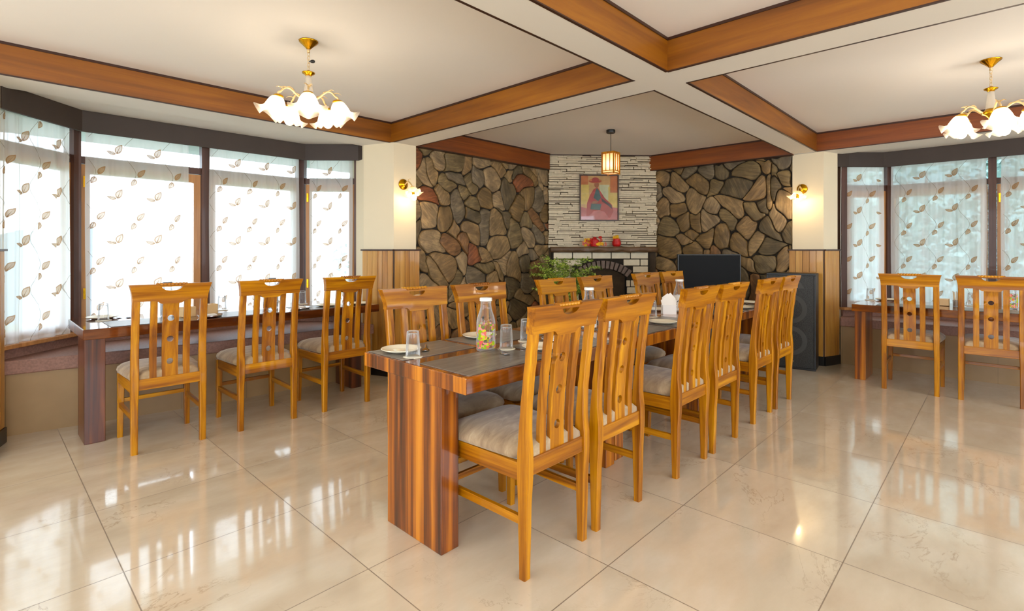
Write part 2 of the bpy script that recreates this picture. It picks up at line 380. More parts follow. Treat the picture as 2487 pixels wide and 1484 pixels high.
# timber cladding of the coffers with dark edge beads
def clad(k, a, b, n, mat, z0=ZB, z1=ZC, dk=True):
    d = Vector((b[0]-a[0], b[1]-a[1])); L = d.length; d /= L
    q = MB(); q.obox(a, d, n, 0, L, 0, .013, z0+.004, z1-.002, 0)
    q.obox(a, d, n, 0, L, 0, .02, z1-.016, z1, 1); q.obox(a, d, n, 0, L, 0, .016, z0-.001, z0+.006, 1)
    struct(q.build('trim_%d' % k, [mat, darktrim]))
clad(2, (-2.6, 4.462), (2.912, 4.462), (0, -1), beam_x)
clad(3, (2.912, 1.69), (2.912, 4.45), (-1, 0), beam_y)
clad(4, (-2.6, 1.693), (2.9, 1.693), (0, 1), beam_x)
clad(5, (2.912, -3.2), (2.912, 1.465), (-1, 0), beam_y)
clad(6, (-2.6, 1.477), (2.9, 1.477), (0, -1), beam_x)
clad(7, (3.18, 1.477), (6.38, 1.477), (0, -1), beam_x)
clad(8, (6.392, -3.2), (6.392, 1.465), (-1, 0), beam_red)
clad(9, (3.168, -3.2), (3.168, 1.465), (1, 0), beam_y)
clad(10, (3.18, 1.693), (6.30, 1.693), (0, 1), beam_x)
clad(11, (3.168, 1.705), (3.168, 4.40), (1, 0), beam_y)
q = MB(); q.box(3.181, 5.30, 4.36, 4.44, ZB-.003, ZC-.016, 0); q.box(3.181, 5.30, 4.352, 4.44, ZC-.016, ZC, 1); q.box(3.181, 5.30, 4.356, 4.44, ZB-.008, ZB-.002, 1)
struct(q.build('trim_12', [beam_red, darktrim]))
q = MB(); q.box(6.34, 6.43, 1.707, 3.47, ZB-.003, ZC-.016, 0); q.box(6.332, 6.43, 1.707, 3.47, ZC-.016, ZC, 1); q.box(6.336, 6.43, 1.707, 3.47, ZB-.008, ZB-.002, 1)
struct(q.build('trim_13', [beam_red, darktrim]))

# columns with pine wainscot
def column(name, body, faces, label):
    root = MB(); root.prism(body, 0, ZB); root = root.build(name, cream_m); struct(root)
    root['label'] = label
    w = MB(); cap = MB(); bs = MB()
    for a, b, n in faces:
        d = Vector((b[0]-a[0], b[1]-a[1])); L = d.length; d /= L; k = max(2, round(L/.062)); s = L/k
        for i in range(k): w.obox(a, d, n, i*s+.0015, (i+1)*s-.0015, .002, .022, .1, 1.262)
        w.obox(a, d, n, 0, L, 0, .012, .1, 1.262, 1)
        cap.obox(a, d, n, -.012, L+.012, 0, .034, 1.262, 1.276); bs.obox(a, d, n, -.01, L+.01, 0, .03, 0, .1)
    w.build('wainscot', [plank_m, darktrim], root, bevel=.002, bseg=1); cap.build('cap_rail', darktrim, root); bs.build('skirting', black_m, root)
s20, c20 = sin(math.radians(20)), cos(math.radians(20))
Lc, Le = (2.90, 4.406), (2.771, 4.761)
column('column', [Lc, Le, (2.80, 5.1), (3.17, 5.1), (3.17, 4.406)], [(Le, Lc, (-c20, -s20)), (Lc, (3.17+.03, 4.406), (0, -1))], 'cream column with pine wainscot between left bay and stone wall')
Rc, Re = (6.43, 1.41), (6.665, 1.325)
column('column', [Rc, Re, (6.95, 1.4), (6.95, 1.72), (6.43, 1.72)], [(Rc, Re, (-s20, -c20)), (Rc, (6.43, 1.72+.03), (-1, 0))], 'cream column with pine wainscot between stone wall and right bay')
column('column', [(-.01, 4.406), (.115, 4.76), (.08, 5.1), (-.3, 5.1), (-.3, 4.406)], [((-.01, 4.406), (.115, 4.76), (c20, -s20))], 'cream column with pine wainscot at the left end of the left bay')

# outer walls
def ring_wall(name, pts, z0, z1, mat, th=.14):
    q = MB()
    for a, b in zip(pts[:-1], pts[1:]):
        d = Vector((b[0]-a[0], b[1]-a[1])); L = d.length; d /= L
        q.obox(a, d, (-d[1], d[0]), -.02, L+.02, 0, th, z0, z1)
    return struct(q.build(name, mat))
Lw = [(-.02, 4.90), (.55, 5.42), (2.40, 5.42), (2.86, 4.96)]
Rw = [(6.86, 1.36), (7.27, .94), (7.27, -.82), (6.86, -1.23)]
ring_wall('wall_left_bay_parapet', Lw, 0, .6, cream_m)
ring_wall('wall_right_bay_parapet', Rw, 0, .6, cream_m)
ring_wall('wall_left_bay_lintel', Lw, 2.27, 2.56, cream_m)
ring_wall('wall_right_bay_lintel', Rw, 2.27, 2.56, cream_m)
# unseen walls behind and beside the camera; window openings added for fill light
def holed_wall(name, o, d, n, L, holes, mat):
    q = MB(); x = 0
    for a, b, z0, z1 in holes:
        q.obox(o, d, n, x, a, 0, .15, 0, ZC); q.obox(o, d, n, a, b, 0, .15, 0, z0); q.obox(o, d, n, a, b, 0, .15, z1, ZC); x = b
    q.obox(o, d, n, x, L, 0, .15, 0, ZC); return struct(q.build(name, mat))
holed_wall('wall_front', (-2.4, -2.6), (1, 0), (0, -1), 9.4, [(.8, 4.0, .7, 2.25), (4.8, 7.6, .7, 2.25)], cream_m)
holed_wall('wall_side', (-2.4, -2.6), (0, 1), (-1, 0), 7.1, [(.8, 3.2, .7, 2.25), (3.9, 6.3, .7, 2.25)], cream_m)
m = MB(); m.box(-2.4, -.05, 4.45, 4.6, 0, ZB); struct(m.build('wall_left', cream_m))
m = MB(); m.box(6.5, 6.65, -2.6, -1.2, 0, ZB); struct(m.build('wall_right', cream_m))
m = MB(); m.box(3.1, 6.9, 4.52, 4.7, 0, ZC); m.box(6.50, 6.9, 1.6, 4.52, 0, ZC); struct(m.build('wall_corner', mortar_m))

# flagstone walls -------------------------------------------------------
def clip(poly, a, b, c):                      # keep a*x+b*y<=c
    out = []
    for i in range(len(poly)):
        p, q = poly[i], poly[(i+1) % len(poly)]; fp, fq = a*p[0]+b*p[1]-c, a*q[0]+b*q[1]-c
        if fp <= 0: out.append(p)
        if (fp < 0 < fq) or (fq < 0 < fp):
            t = fp/(fp-fq); out.append((p[0]+(q[0]-p[0])*t, p[1]+(q[1]-p[1])*t))
    return out
def flagstone(name, W, H, place, seed, label):
    rnd = random.Random(seed); pts = []; tries = 0
    K = lambda p: (p[0]*1.0 + p[1]*.35, p[1]*.82 - p[0]*.25)
    while tries < 9000 and len(pts) < 400:
        p = (rnd.uniform(-.4, W+.4), rnd.uniform(-.4, H+.4)); tries += 1; r = rnd.choice((.12, .16, .2, .26, .32))
        if all((K(p)[0]-K(o)[0])**2 + (K(p)[1]-K(o)[1])**2 > (.5*(r+ro))**2 for o, ro in pts): pts.append((p, r))
    P = [K(p) for p, r in pts]; inv = lambda q: ((q[0]*.82 - q[1]*.35)/(.82+.35*.25), (q[1] + q[0]*.25)/(.82+.35*.25))
    m = MB(); m.add([place(-.02, -.02, 0), place(W+.02, -.02, 0), place(W+.02, H+.02, 0), place(-.02, H+.02, 0)], [(0, 1, 2, 3)], 1)
    box = [K(p) for p in ((-.3, -.3), (W+.3, -.3), (W+.3, H+.3), (-.3, H+.3))]
    warp = lambda x, y: (x + .16*mnoise(Vector((x*2.6, y*2.6, seed))) + .05*mnoise(Vector((x*7, y*7, seed+5))) + .014*mnoise(Vector((x*19, y*19, seed+2))), y + .16*mnoise(Vector((x*2.6, y*2.6, seed+9))) + .05*mnoise(Vector((x*7, y*7, seed+7))) + .014*mnoise(Vector((x*19, y*19, seed+3))))
    for i, c in enumerate(P):
        poly = box[:]
        for j, o in enumerate(P):
            if i == j or (o[0]-c[0])**2 + (o[1]-c[1])**2 > .6: continue
            a, b = o[0]-c[0], o[1]-c[1]; poly = clip(poly, a, b, (a*(o[0]+c[0]) + b*(o[1]+c[1]))/2)
            if len(poly) < 3: break
        if len(poly) < 3: continue
        poly = [inv(q) for q in poly]
        # resample the outline
        ring = []
        for k in range(len(poly)):
            p, q = poly[k], poly[(k+1) % len(poly)]; n = max(1, int(math.hypot(q[0]-p[0], q[1]-p[1])/.035))
            ring += [(p[0]+(q[0]-p[0])*t/n, p[1]+(q[1]-p[1])*t/n) for t in range(n)]
        if len(ring) < 4: continue
        wr = [warp(*p) for p in ring]; cx, cy = sum(p[0] for p in wr)/len(wr), sum(p[1] for p in wr)/len(wr)
        if max(p[0] for p in wr) < .03 or min(p[0] for p in wr) > W-.03 or max(p[1] for p in wr) < .03 or min(p[1] for p in wr) > H-.03: continue
        def ins(d):
            o = []
            for x, y in ring:
                X, Y = warp(x, y); r = math.hypot(X-cx, Y-cy) or 1e-6; k = max(0, 1-d/r)
                o.append((cx+(X-cx)*k, cy+(Y-cy)*k))
            return o
        # smooth corners a little
        def sm(o):
            n = len(o); return [((o[k-1][0]+2*o[k][0]+o[(k+1) % n][0])/4, (o[k-1][1]+2*o[k][1]+o[(k+1) % n][1])/4) for k in range(n)]
        dep = rnd.uniform(.018, .04)
        R = []
        for d, h in ((.005, 0), (.006, .6), (.012, .92), (.026, 1.0)):
            o = sm(ins(d))
            R.append([place(min(max(x, 0), W), min(max(y, 0), H), dep*h + (.006*mnoise(Vector((x*14, y*14, 3))) if h > .9 else 0)) for x, y in o])
        m.rings(R, 0, caps=False)
        b = len(m.v) - len(ring); m.v.append(place(min(max(cx, 0), W), min(max(cy, 0), H), dep)); e = len(m.v)-1
        for k in range(len(ring)): m.f.append((b+k, b+(k+1) % len(ring), e)); m.m.append(0)
    o = m.build(name, [stone_m, mortar_m], smooth=True, angle=.9); struct(o); o['label'] = label
flagstone('wall_stone_left', 2.225, 2.345, lambda u, v, h: (3.175+u, 4.47-h, v), 3, 'dark flagstone wall left of the fireplace')
flagstone('wall_stone_right', 1.775, 2.345, lambda u, v, h: (6.455-h, 3.50-u, v), 11, 'dark flagstone wall right of the fireplace')

# white ledgestone chimney breast and fireplace ---------------------------
FO = (5.366, 4.43); FD = (.7205, -.6934); FN = (-.6934, -.7205); FL = 1.463
rnd = random.Random(5); m = MB(); m.obox(FO, FD, FN, 0, FL, -.1, .0, 0, ZC, 1)
z = 1.30
while z < 2.54:
    h = rnd.choice((.017, .022, .028, .034)); s = -rnd.uniform(0, .12)
    while s < FL:
        L = rnd.uniform(.06, .34); a, b = max(s, -.012*rnd.random()), min(s+L, FL+.02*rnd.random())
        if b - a > .02:
            split = rnd.random() < .25 and h > .018
            if split:
                m.obox(FO, FD, FN, a+.001, b-.001, 0, rnd.uniform(.016, .04), z+.001, min(z+h*.5, 2.545)-.0008)
                m.obox(FO, FD, FN, a+.001, b-.001, 0, rnd.uniform(.016, .04), z+h*.5+.0006, min(z+h, 2.545)-.0008)
            else: m.obox(FO, FD, FN, a+.001, b-rnd.choice((.001, .002, .010)), 0, rnd.uniform(.016, .042), z+.001, min(z+h, 2.545)-rnd.choice((.001, .004, .008, .011)))
        s += L
    z += h
m.obox(FO, FD, FN, -.01, FL+.01, 0, .05, 2.545, 2.555, 2)
o = m.build('wall_chimney_breast', [slate_m, slateb_m, darktrim]); struct(o); o['label'] = 'white stacked ledgestone chimney breast above the fireplace mantel'

FC = .72                                                        # centre of the hearth along the breast
mid = lambda s, n: (FO[0]+FD[0]*s+FN[0]*n, FO[1]+FD[1]*s+FN[1]*n)
fp = thing('fireplace', 'white painted brick fireplace with grey stone arch and rough stone mantel', 'fireplace', mid(FC, .02)+(0,))
def attach(o, root):
    o.parent = root; o.matrix_parent_inverse = (Matrix.Translation(root.location) @ Matrix.Rotation(root.rotation_euler.z, 4, 'Z')).inverted(); return o
HW, ZS, ZT, AR = .33, .90, 1.02, .105
RA = (HW**2 + (ZT-ZS)**2)/(2*(ZT-ZS)); ZA = ZT - RA                   # arch circle centre height
def inside_arch(s, z, grow=0):
    ds = abs(s-FC)
    if z <= ZS and ds < HW+ (grow if grow < .05 else 0): return True
    return z > ZS-.02 and math.hypot(ds, z-ZA) < RA+grow and ds < (HW + grow*.95)
m = MB()
rowh = .094; z = 1.235
r = 0
while z > .06:
    z0 = max(z-rowh+.012, 0); L = .262; s = .055 - (L*.5 if r % 2 else 0)
    while s < 1.335:
        a, b = max(s, .055), min(s+L-.012, 1.335)
        if b-a > .03:
            # cut the brick into thin slices and keep those outside the arch
            N = 16; run = None
            for k in range(N+1):
                x0 = a+(b-a)*k/N; ok = k < N and not any(inside_arch(a+(b-a)*(k+.5)/N, zz, AR+.008 if zz > ZS-.02 else 0) for zz in (z0+.01, (z0+z)/2, z-.01))
                if ok and run is None: run = x0
                if not ok and run is not None:
                    if x0-run > .01: m.obox(FO, FD, FN, run, x0, .0, .075, z0, z, 0)
                    run = None
        s += L
    z -= rowh; r += 1
br = attach(m.build('brick_surround', brickw_m, bevel=.004, bseg=1), fp)
m = MB()                                     # dark mortar backing, cut round the opening
for k in range(60):
    a = .03+(1.36-.03)*k/60; b = .03+(1.36-.03)*(k+1)/60; s = (a+b)/2; ds = abs(s-FC)
    zt = 0 if ds > HW else ZA+math.sqrt(max(RA**2-ds**2, 0))
    m.obox(FO, FD, FN, a, b, -.02, .062, zt, 1.236)
attach(m.build('mortar', mortar_m), fp)
m = MB(); n = 13; th = math.asin(HW/RA)
for k in range(n):
    a0, a1 = -th+2*th*k/n+.012, -th+2*th*(k+1)/n-.012
    vs = []
    for nn in (.05, .1):
        for a, rr in ((a0, RA), (a1, RA), (a1, RA+AR), (a0, RA+AR)):
            s = FC+rr*sin(a); x, y = mid(s, nn); vs.append((x, y, ZA+rr*cos(a)))
    m.add(vs, [(0, 1, 2, 3), (7, 6, 5, 4), (0, 4, 5, 1), (1, 5, 6, 2), (2, 6, 7, 3), (3, 7, 4, 0)])
attach(m.build('arch', archst_m, bevel=.006), fp)
m = MB(); m.obox(FO, FD, FN, FC-HW, FC+HW, -.099, -.06, .0, 1.02); 
for sg in (-1, 1): m.obox(FO, FD, FN, FC+sg*HW-.012, FC+sg*HW+.012, -.06, .055, 0, ZS)
m.obox(FO, FD, FN, FC-HW, FC+HW, -.06, .12, 0, .03)
attach(m.build('firebox', soot_m), fp)
m = MB(); rnd = random.Random(9); R = []
N = 26
for k in range(N+1):
    s = .01+1.44*k/N; j = .02*mnoise(Vector((s*7, 1, 2))); j2 = .012*mnoise(Vector((s*9, 5, 2)))
    dn = .2 + j*1.5 - (.06*(max(0, abs(s-.73)-.55)/.17)**2)
    pr = [(.0, 1.238), (dn-.03, 1.238+j2), (dn-.004, 1.262+j), (dn, 1.29), (dn-.02, 1.312+j2*.5), (.0, 1.314)]
    R.append([mid(s, a)+(zz,) for a, zz in pr])
m.rings(R); attach(m.build('mantel', mantel_m, bevel=.004), fp)

# ------------------------------------------------------------------ windows, pelmets, benches
def winseg(k, a, b, n_in, mull, transom, sashes, label, zs=.62):
    """a->b along the window plane; n_in points to the room"""
    d = Vector((b[0]-a[0], b[1]-a[1])); L = d.length; d /= L
    q = MB()
    for s in mull: q.obox(a, d, n_in, s-.032, s+.032, -.04, .04, zs, 2.3)
    q.obox(a, d, n_in, 0, L, -.035, .015, transom-.03, transom+.03); q.obox(a, d, n_in, 0, L, -.03, .015, 2.24, 2.3)
    root = struct(q.build('window_%d' % k, frame_m)); root['label'] = label
    sl = MB(); sl.obox(a, d, n_in, -.01, L+.01, -.06, .1, zs-.03, zs); sl.build('window_sill', sash_m, root, bevel=.004)
    g = MB(); g.obox(a, d, n_in, 0, L, -.004, .0, zs, 2.27); g.build('pane', pane_m, root)
    for (s0, s1) in sashes:
        f = MB(); w = .055
        f.obox(a, d, n_in, s0, s0+w, -.03, .013, zs+.01, transom-.035); f.obox(a, d, n_in, s1-w, s1, -.03, .013, zs+.01, transom-.035)
        f.obox(a, d, n_in, s0+w, s1-w, -.028, .011, zs+.01, zs+.07); f.obox(a, d, n_in, s0+w, s1-w, -.028, .011, transom-.11, transom-.035)
        sa = f.build('sash', sash_m, root)
        h = MB()
        for hz in (zs+.25, transom-.22): h.obox(a, d, n_in, s0+.012, s0+.03, .013, .020, hz, hz+.09)
        h.build('hinge', gold_m, sa)
Wa, Wb, Wc, Wd = (.0, 4.87), (.56, 5.40), (2.385, 5.40), (2.84, 4.945)
s2 = .7071
winseg(1, Wa, Wb, (s2, -s2), [.05, .771-.03], 2.0, [(.06, .72)], 'angled left pane of the left bay window')
winseg(2, Wb, Wc, (0, -1), [.0, .925, 1.825], 2.0, [(.035, .89), (.96, 1.79)], 'two wide panes in the middle of the left bay window')
winseg(3, Wc, Wd, (-s2, -s2), [.03, .62], 2.0, [(.07, .58)], 'angled right pane of the left bay window')
Ra, Rb, Rcc, Rd = (6.84, 1.34), (7.25, .93), (7.25, -.80), (6.84, -1.21)
winseg(4, Ra, Rb, (-s2, -s2), [.03, .56], 1.98, [(.06, .53)], 'angled left pane of the right bay window')
winseg(5, Rb, Rcc, (-1, 0), [.0, .865, 1.73], 1.98, [(.035, .83), (.90, 1.695)], 'wide panes in the middle of the right bay window')
winseg(6, Rcc, Rd, (-s2, s2), [.03, .56], 1.98, [(.06, .53)], 'angled right pane of the right bay window')

def pelmet(pts, z0, z1, label):
    q = MB(); n = len(pts); T = .022
    off = []
    for i in range(n):
        ds = []
        if i > 0: ds.append(Vector((pts[i][0]-pts[i-1][0], pts[i][1]-pts[i-1][1])).normalized())
        if i < n-1: ds.append(Vector((pts[i+1][0]-pts[i][0], pts[i+1][1]-pts[i][1])).normalized())
        t = sum(ds, Vector((0, 0))).normalized(); nn = Vector((-t[1], t[0])); k = T/max(.3, nn.dot(Vector((-ds[0][1], ds[0][0]))))
        off.append((pts[i][0]+nn[0]*k, pts[i][1]+nn[1]*k))
    q.prism(list(pts) + off[::-1], z0, z1)
    return tag(q.build('pelmet', pelmet_m, bevel=.002), label, 'pelmet')
pelmet([(.125, 4.765), (.165, 4.83), (.585, 5.25), (2.38, 5.25), (2.767, 4.863), (2.775, 4.78)], 2.207, 2.374, 'dark brown boxed pelmet along the top of the left bay window')
pelmet([(6.69, 1.325), (6.817, 1.243), (7.1, .96), (7.1, -.83), (6.817, -1.113)], 2.207, 2.374, 'dark brown boxed pelmet along the top of the right bay window')

def bench(pf, pb, label, dirs):
    root = thing('window_bench', label, 'bench', (pf[0][0], pf[0][1], 0))
    sh = [(x-dirs[0]*.03, y-dirs[1]*.03) for x, y in pf]
    q = MB(); q.prism(pf + pb[::-1], 0, .42); attach(q.build('base', tilef_m), root)
    q = MB(); q.prism(sh + pb[::-1], .42, .515); attach(q.build('seat', granite_m, bevel=.008), root)
    q = MB()
    for a, b in zip(pb[:-1], pb[1:]):
        d = Vector((b[0]-a[0], b[1]-a[1])); L = d.length; d /= L
        q.obox(a, d, (d[1], -d[0]), 0, L, 0, .035, .515, .588)
    attach(q.build('backrest', granite_m), root)
bench([(.13, 4.90), (.6, 4.82), (1.4, 4.70), (2.80, 4.64)], [(.02, 4.905), (.555, 5.395), (2.39, 5.395), (2.80, 5.0)], 'pink granite topped window bench with tiled front in left bay', (0, 1))
bench([(6.70, 1.30), (6.70, -1.22)][::1], [(6.87, 1.33), (7.245, .93), (7.245, -.80), (6.87, -1.18)], 'pink granite topped window bench with tiled front in right bay', (1, 0))

# curtains --------------------------------------------------------------
def leaf_pts(L, W, ang, n=10):
    out = []
    for k in range(2*n):
        u = k/n if k < n else 2-k/n; w = W*.5*max(0, sin(PI*u**.8))**.85*(1 if k < n else -1)
        x, y = u*L, w + .1*W*sin(PI*u); out.append((x*cos(ang)-y*sin(ang), x*sin(ang)+y*cos(ang)))
    return out
def curtain(a, b, n_in, z0, z1, amp, label, ph=0, edge=.12, seed=1, period=.37, s_off=0, hp=.27):
    d = Vector((b[0]-a[0], b[1]-a[1])); L = d.length; d /= L
    def disp(s):
        e = min(s, L-s); w = .5 + .7*max(0, 1-e/edge)
        a = sin(2*PI*s/.125+ph+.8*sin(s*9+ph))
        return amp*w*(1.5*math.copysign(abs(a)**.6, a) + .35*sin(2*PI*s/.037+ph*2) + .6*sin(2*PI*s/.31+ph*3))
    def P(s, z, o=0):
        f = disp(s)*(.8+.25*(z1-z)/(z1-z0)) + o; q = s + .004*sin(z*3+s*20)
        return (a[0]+d[0]*q+n_in[0]*f, a[1]+d[1]*q+n_in[1]*f, z)
    m = MB(); ns = max(20, int(L/.007)); nz = 10; R = []
    for k in range(nz+1):
        zz = z0+(z1-z0)*k/nz; R.append([P(L*i/ns, zz) for i in range(ns+1)])
    m.rings(R, 0, caps=False, closed=False)
    def motif(s, z, ang, Ln, W):
        o = leaf_pts(Ln, W, ang); cx = sum(p[0] for p in o)/len(o); cy = sum(p[1] for p in o)/len(o)
        inn = [(cx+(x-cx)*.76, cy+(y-cy)*.72) for x, y in o]
        if s+min(p[0] for p in o) < .005 or s+max(p[0] for p in o) > L-.005: return
        if z+max(p[1] for p in o) > z1 or z+min(p[1] for p in o) < z0: return
        R = [[P(s+x, z+y, .005) for x, y in o], [P(s+x, z+y, .005) for x, y in inn]]
        m.rings(R, 1, caps=False); b0 = len(m.v)
        m.v += [P(s+x, z+y, .005) for x, y in inn] + [P(s+cx, z+cy, .005)]
        for k in range(len(inn)): m.f.append((b0+k, b0+(k+1) % len(inn), b0+len(inn))); m.m.append(2)
        v = [(cx*.2, cy*.2), (cx*1.75, cy*1.75)]
        px, py = -sin(ang)*.0025, cos(ang)*.0025
        m.add([P(s+v[0][0]+px, z+v[0][1]+py, .0065), P(s+v[1][0], z+v[1][1], .0065), P(s+v[0][0]-px, z+v[0][1]-py, .0065)], [(0, 1, 2)], 1)
    z = z0+.16; r = 0
    while z < z1-.02:
        s = (.07 if r % 2 == 0 else .07+hp/2)+s_off
        while s < L:
            if r % 2 == 0:
                motif(s+.010, z+.006, 1.0, .082, .038); motif(s-.008, z-.012, -2.0, .064, .038)
            else:
                motif(s, z, 1.15, .088, .048); motif(s-.004, z, 2.9, .072, .030)
            s += hp
        z += period/2; r += 1
    s = .02+s_off
    while s < L:                                       # winding stems
        pr = None; zz = z0+.03
        while zz < z1-.02:
            x = s+.045*sin(2*PI*zz/period+.6); 
            if .006 < x < L-.006:
                if pr is not None: m.add([P(pr[0]-.0022, pr[1], .004), P(pr[0]+.0022, pr[1], .004), P(x+.0022, zz, .004), P(x-.0022, zz, .004)], [(0, 1, 2, 3)], 3)
                pr = (x, zz)
            else: pr = None
            zz += .02
        s += hp
    return tag(m.build('sheer_curtain', [sheer_m, leafo_m, leafi_m, vine_m], smooth=True), label, 'curtain', 'leaf embroidered sheer curtains')
curtain((.09, 4.87), (.52, 5.27), (s2, -s2), .585, 2.25, .011, 'leaf embroidered sheer curtain on the angled left end of left bay', 0, .25)
curtain((.61, 5.31), (1.33, 5.31), (0, -1), .61, 2.25, .010, 'wide leaf embroidered sheer curtain left of the pine sash in left bay', 1, .12)
curtain((1.50, 5.31), (2.34, 5.31), (0, -1), .61, 2.25, .010, 'leaf embroidered sheer curtain on right centre pane of left bay', 2, .12, s_off=.03)
curtain((2.44, 5.28), (2.76, 4.96), (-s2, -s2), .61, 2.25, .009, 'gathered leaf embroidered sheer curtain beside the left column', 3, .3)
curtain((6.80, 1.325), (7.15, .975), (-s2, -s2), .60, 2.25, .009, 'gathered leaf embroidered sheer curtain beside the right column', 1.5, .3)
curtain((7.16, .90), (7.16, .11), (-1, 0), .60, 2.25, .009, 'wide leaf embroidered sheer curtain left of the right bay centre post', 2.5, .12, s_off=.06)
curtain((7.16, .0), (7.16, -.78), (-1, 0), .60, 2.25, .012, 'leaf embroidered sheer curtain right of the right bay centre post', .5, .2)

# ------------------------------------------------------------------ chairs
def lerp(tab, z, c):
    for (z0, *a), (z1, *b) in zip(tab[:-1], tab[1:]):
        if z <= z1:
            t = max(0, (z-z0)/(z1-z0)); t = t*t*(3-2*t); return a[c]+(b[c]-a[c])*t
    return tab[-1][c+1]
POST = [(0, .014, -.018), (.25, .020, -.024), (.42, .026, -.032), (.47, .025, -.032), (.56, .018, -.024), (.66, .008, -.026), (.76, -.004, -.036), (.86, -.017, -.049), (.955, -.029, -.061), (1.06, -.050, -.084)]
BW = .205                                      # half outside width at the back posts
pf = lambda z: lerp(POST, z, 0)
prr = lambda z: lerp(POST, z, 1)
def make_chair(label, group):
    t = thing('dining_chair', label, 'chair', group=group)
    for sg in (-1, 1):                         # rear legs run up as the back posts
        q = MB(); R = []
        for k in range(25):
            z = .96*k/24; w = .036 if z < .3 else .036+.004*min(1, (z-.3)/.15)
            if z > .5: w = .041
            xo = sg*BW + (sg*.0 if z < .8 else 0); xi = sg*(BW-w); yf, yr = pf(z), prr(z)
            c = .004
            R.append([(xi, yr+c, z), (xi+sg*c, yr, z), (xo-sg*c, yr, z), (xo, yr+c, z), (xo, yf-c, z), (xo-sg*c, yf, z), (xi+sg*c, yf, z), (xi, yf-c, z)][::sg])
        q.rings(R); q.build('leg', teak_z, t, smooth=True, angle=.6)
    for sg in (-1, 1):                         # front legs
        q = MB(); R = []
        for k in range(9):
            z = .44*k/8; w = .030+.010*z/.44; x0 = sg*.212
            c = .003; xi, xo = x0-sg*w, x0; y0, y1 = .455-w, .455
            R.append([(xi, y0+c, z), (xi+sg*c, y0, z), (xo-sg*c, y0, z), (xo, y0+c, z), (xo, y1-c, z), (xo-sg*c, y1, z), (xi+sg*c, y1, z), (xi, y1-c, z)][::sg])
        q.rings(R); q.build('leg', teak_z, t, smooth=True, angle=.6)
    q = MB(); q.box(-.168, .168, -.022, .004, .395, .462); q.build('back_rail', teak_x, t, bevel=.003)
    q = MB(); q.box(-.172, .172, .425, .45, .375, .445)
    for sg in (-1, 1):
        q.add([(sg*.180, .022, .375), (sg*.202, .022, .375), (sg*.209, .416, .375), (sg*.186, .416, .375), (sg*.180, .022, .445), (sg*.202, .022, .445), (sg*.209, .416, .445), (sg*.186, .416, .445)],
              [(0, 1, 2, 3), (7, 6, 5, 4), (0, 4, 5, 1), (1, 5, 6, 2), (2, 6, 7, 3), (3, 7, 4, 0)])
    q.build('seat_frame', teak_y, t, bevel=.003)
    for sg in (-1, 1):
        q = MB(); q.add([(sg*.178, .02, .205), (sg*.198, .02, .205), (sg*.205, .426, .205), (sg*.185, .426, .205), (sg*.178, .02, .238), (sg*.198, .02, .238), (sg*.205, .426, .238), (sg*.185, .426, .238)],
              [(0, 1, 2, 3), (7, 6, 5, 4), (0, 4, 5, 1), (1, 5, 6, 2), (2, 6, 7, 3), (3, 7, 4, 0)]); q.build('stretcher', teak_y, t, bevel=.002)
    q = MB(); q.box(-.181, .181, .43, .448, .235, .262); q.build('stretcher', teak_x, t, bevel=.002)
    # upholstered seat
    q = MB(); R = []; N = 40
    def outline(g):
        o = []
        for k in range(N):
            a = 2*PI*k/N; ca, sa = cos(a), sin(a)
            ex = .30; x = math.copysign(abs(ca)**ex, ca); y = math.copysign(abs(sa)**ex, sa)
            yy = .215+y*(.245+g); wx = .19+.028*(yy/.46)
            if yy < .04: wx = min(wx, .166)     # between the posts
            o.append((x*(wx+g), yy))
        return o
    for g, z in ((-.006, .446), (.006, .452), (.012, .466), (.008, .484), (-.012, .503), (-.05, .518), (-.10, .526), (-.15, .530)):
        R.append([(x, max(y, -.012 if abs(x) < .17 else .024), z) for x, y in outline(g)])
    q.rings(R); q.build('seat', seat_m, t, smooth=True, angle=1.2)
    # crest rail with half-moon hand hole and drop over the splat
    xs = sorted(set([round(-.205+.41*k/40, 5) for k in range(41)] + [-.052, .052]))
    def civ(x):
        ax = abs(x); zb = .950 if ax > .082 else .950-.020*(1 if ax < .052 else (.5+.5*cos(PI*(ax-.052)/.03)))
        hb, ht = 1.036, 1.036
        if ax < .052: hb = 1.036-.024*math.sqrt(1-(ax/.052)**2)
        top = 1.056 if ax > .07 else 1.046
        if ax < .052: ht = 1.038
        return [(zb, hb), (ht if ax < .052 else hb, top)]
    flare = lambda x, z: x*(1 + (.0 if z < .965 else .085*((z-.965)/.09)**1.6))
    yf = lambda z: pf(z)+.004; yr = lambda z: prr(z)-.004
    q = MB(); q.slab(xs, civ, yf, yr, 5, 0, flare); 
    top = q.build('top_rail', teak_x, t, merge=True, smooth=True, angle=.5)
    q = MB(); pth = []; rad = []
    for k in range(61):
        x = -.085+.17*k/60; pth.append((x, -.067, 1.050)); rad.append(.009+.0035*abs(sin(PI*(x+.085)/.02)))
    q.tube(pth, rad, 10); q.build('carved_handle', teak_x, top, smooth=True)
    # slats and pierced splat
    def barw(x0, x1, zt, holes=()):
        if holes:
            c = (x0+x1)/2; r = .019; xs = sorted([x0, x1] + [c-r+2*r*k/14 for k in range(15)])
            def iv(x):
                o = []; lo = .462
                for hz in holes:
                    h = math.sqrt(max(0, r*r-(x-c)**2)) if abs(x-c) < r else 0
                    o.append((lo, hz-h)); lo = hz+h
                o.append((lo, zt)); return o
            nz = 5
        else: xs = [x0, x1]; iv = lambda x: [(.462, zt)]; nz = 16
        g0 = lambda z: (pf(z)+prr(z))/2+.009; g1 = lambda z: (pf(z)+prr(z))/2-.009
        q = MB(); q.slab(xs, iv, g0, g1, nz); return q
    barw(-.044, .044, .938, (.555, .70, .835)).build('splat', teak_z, t, merge=True, smooth=True, angle=.5)
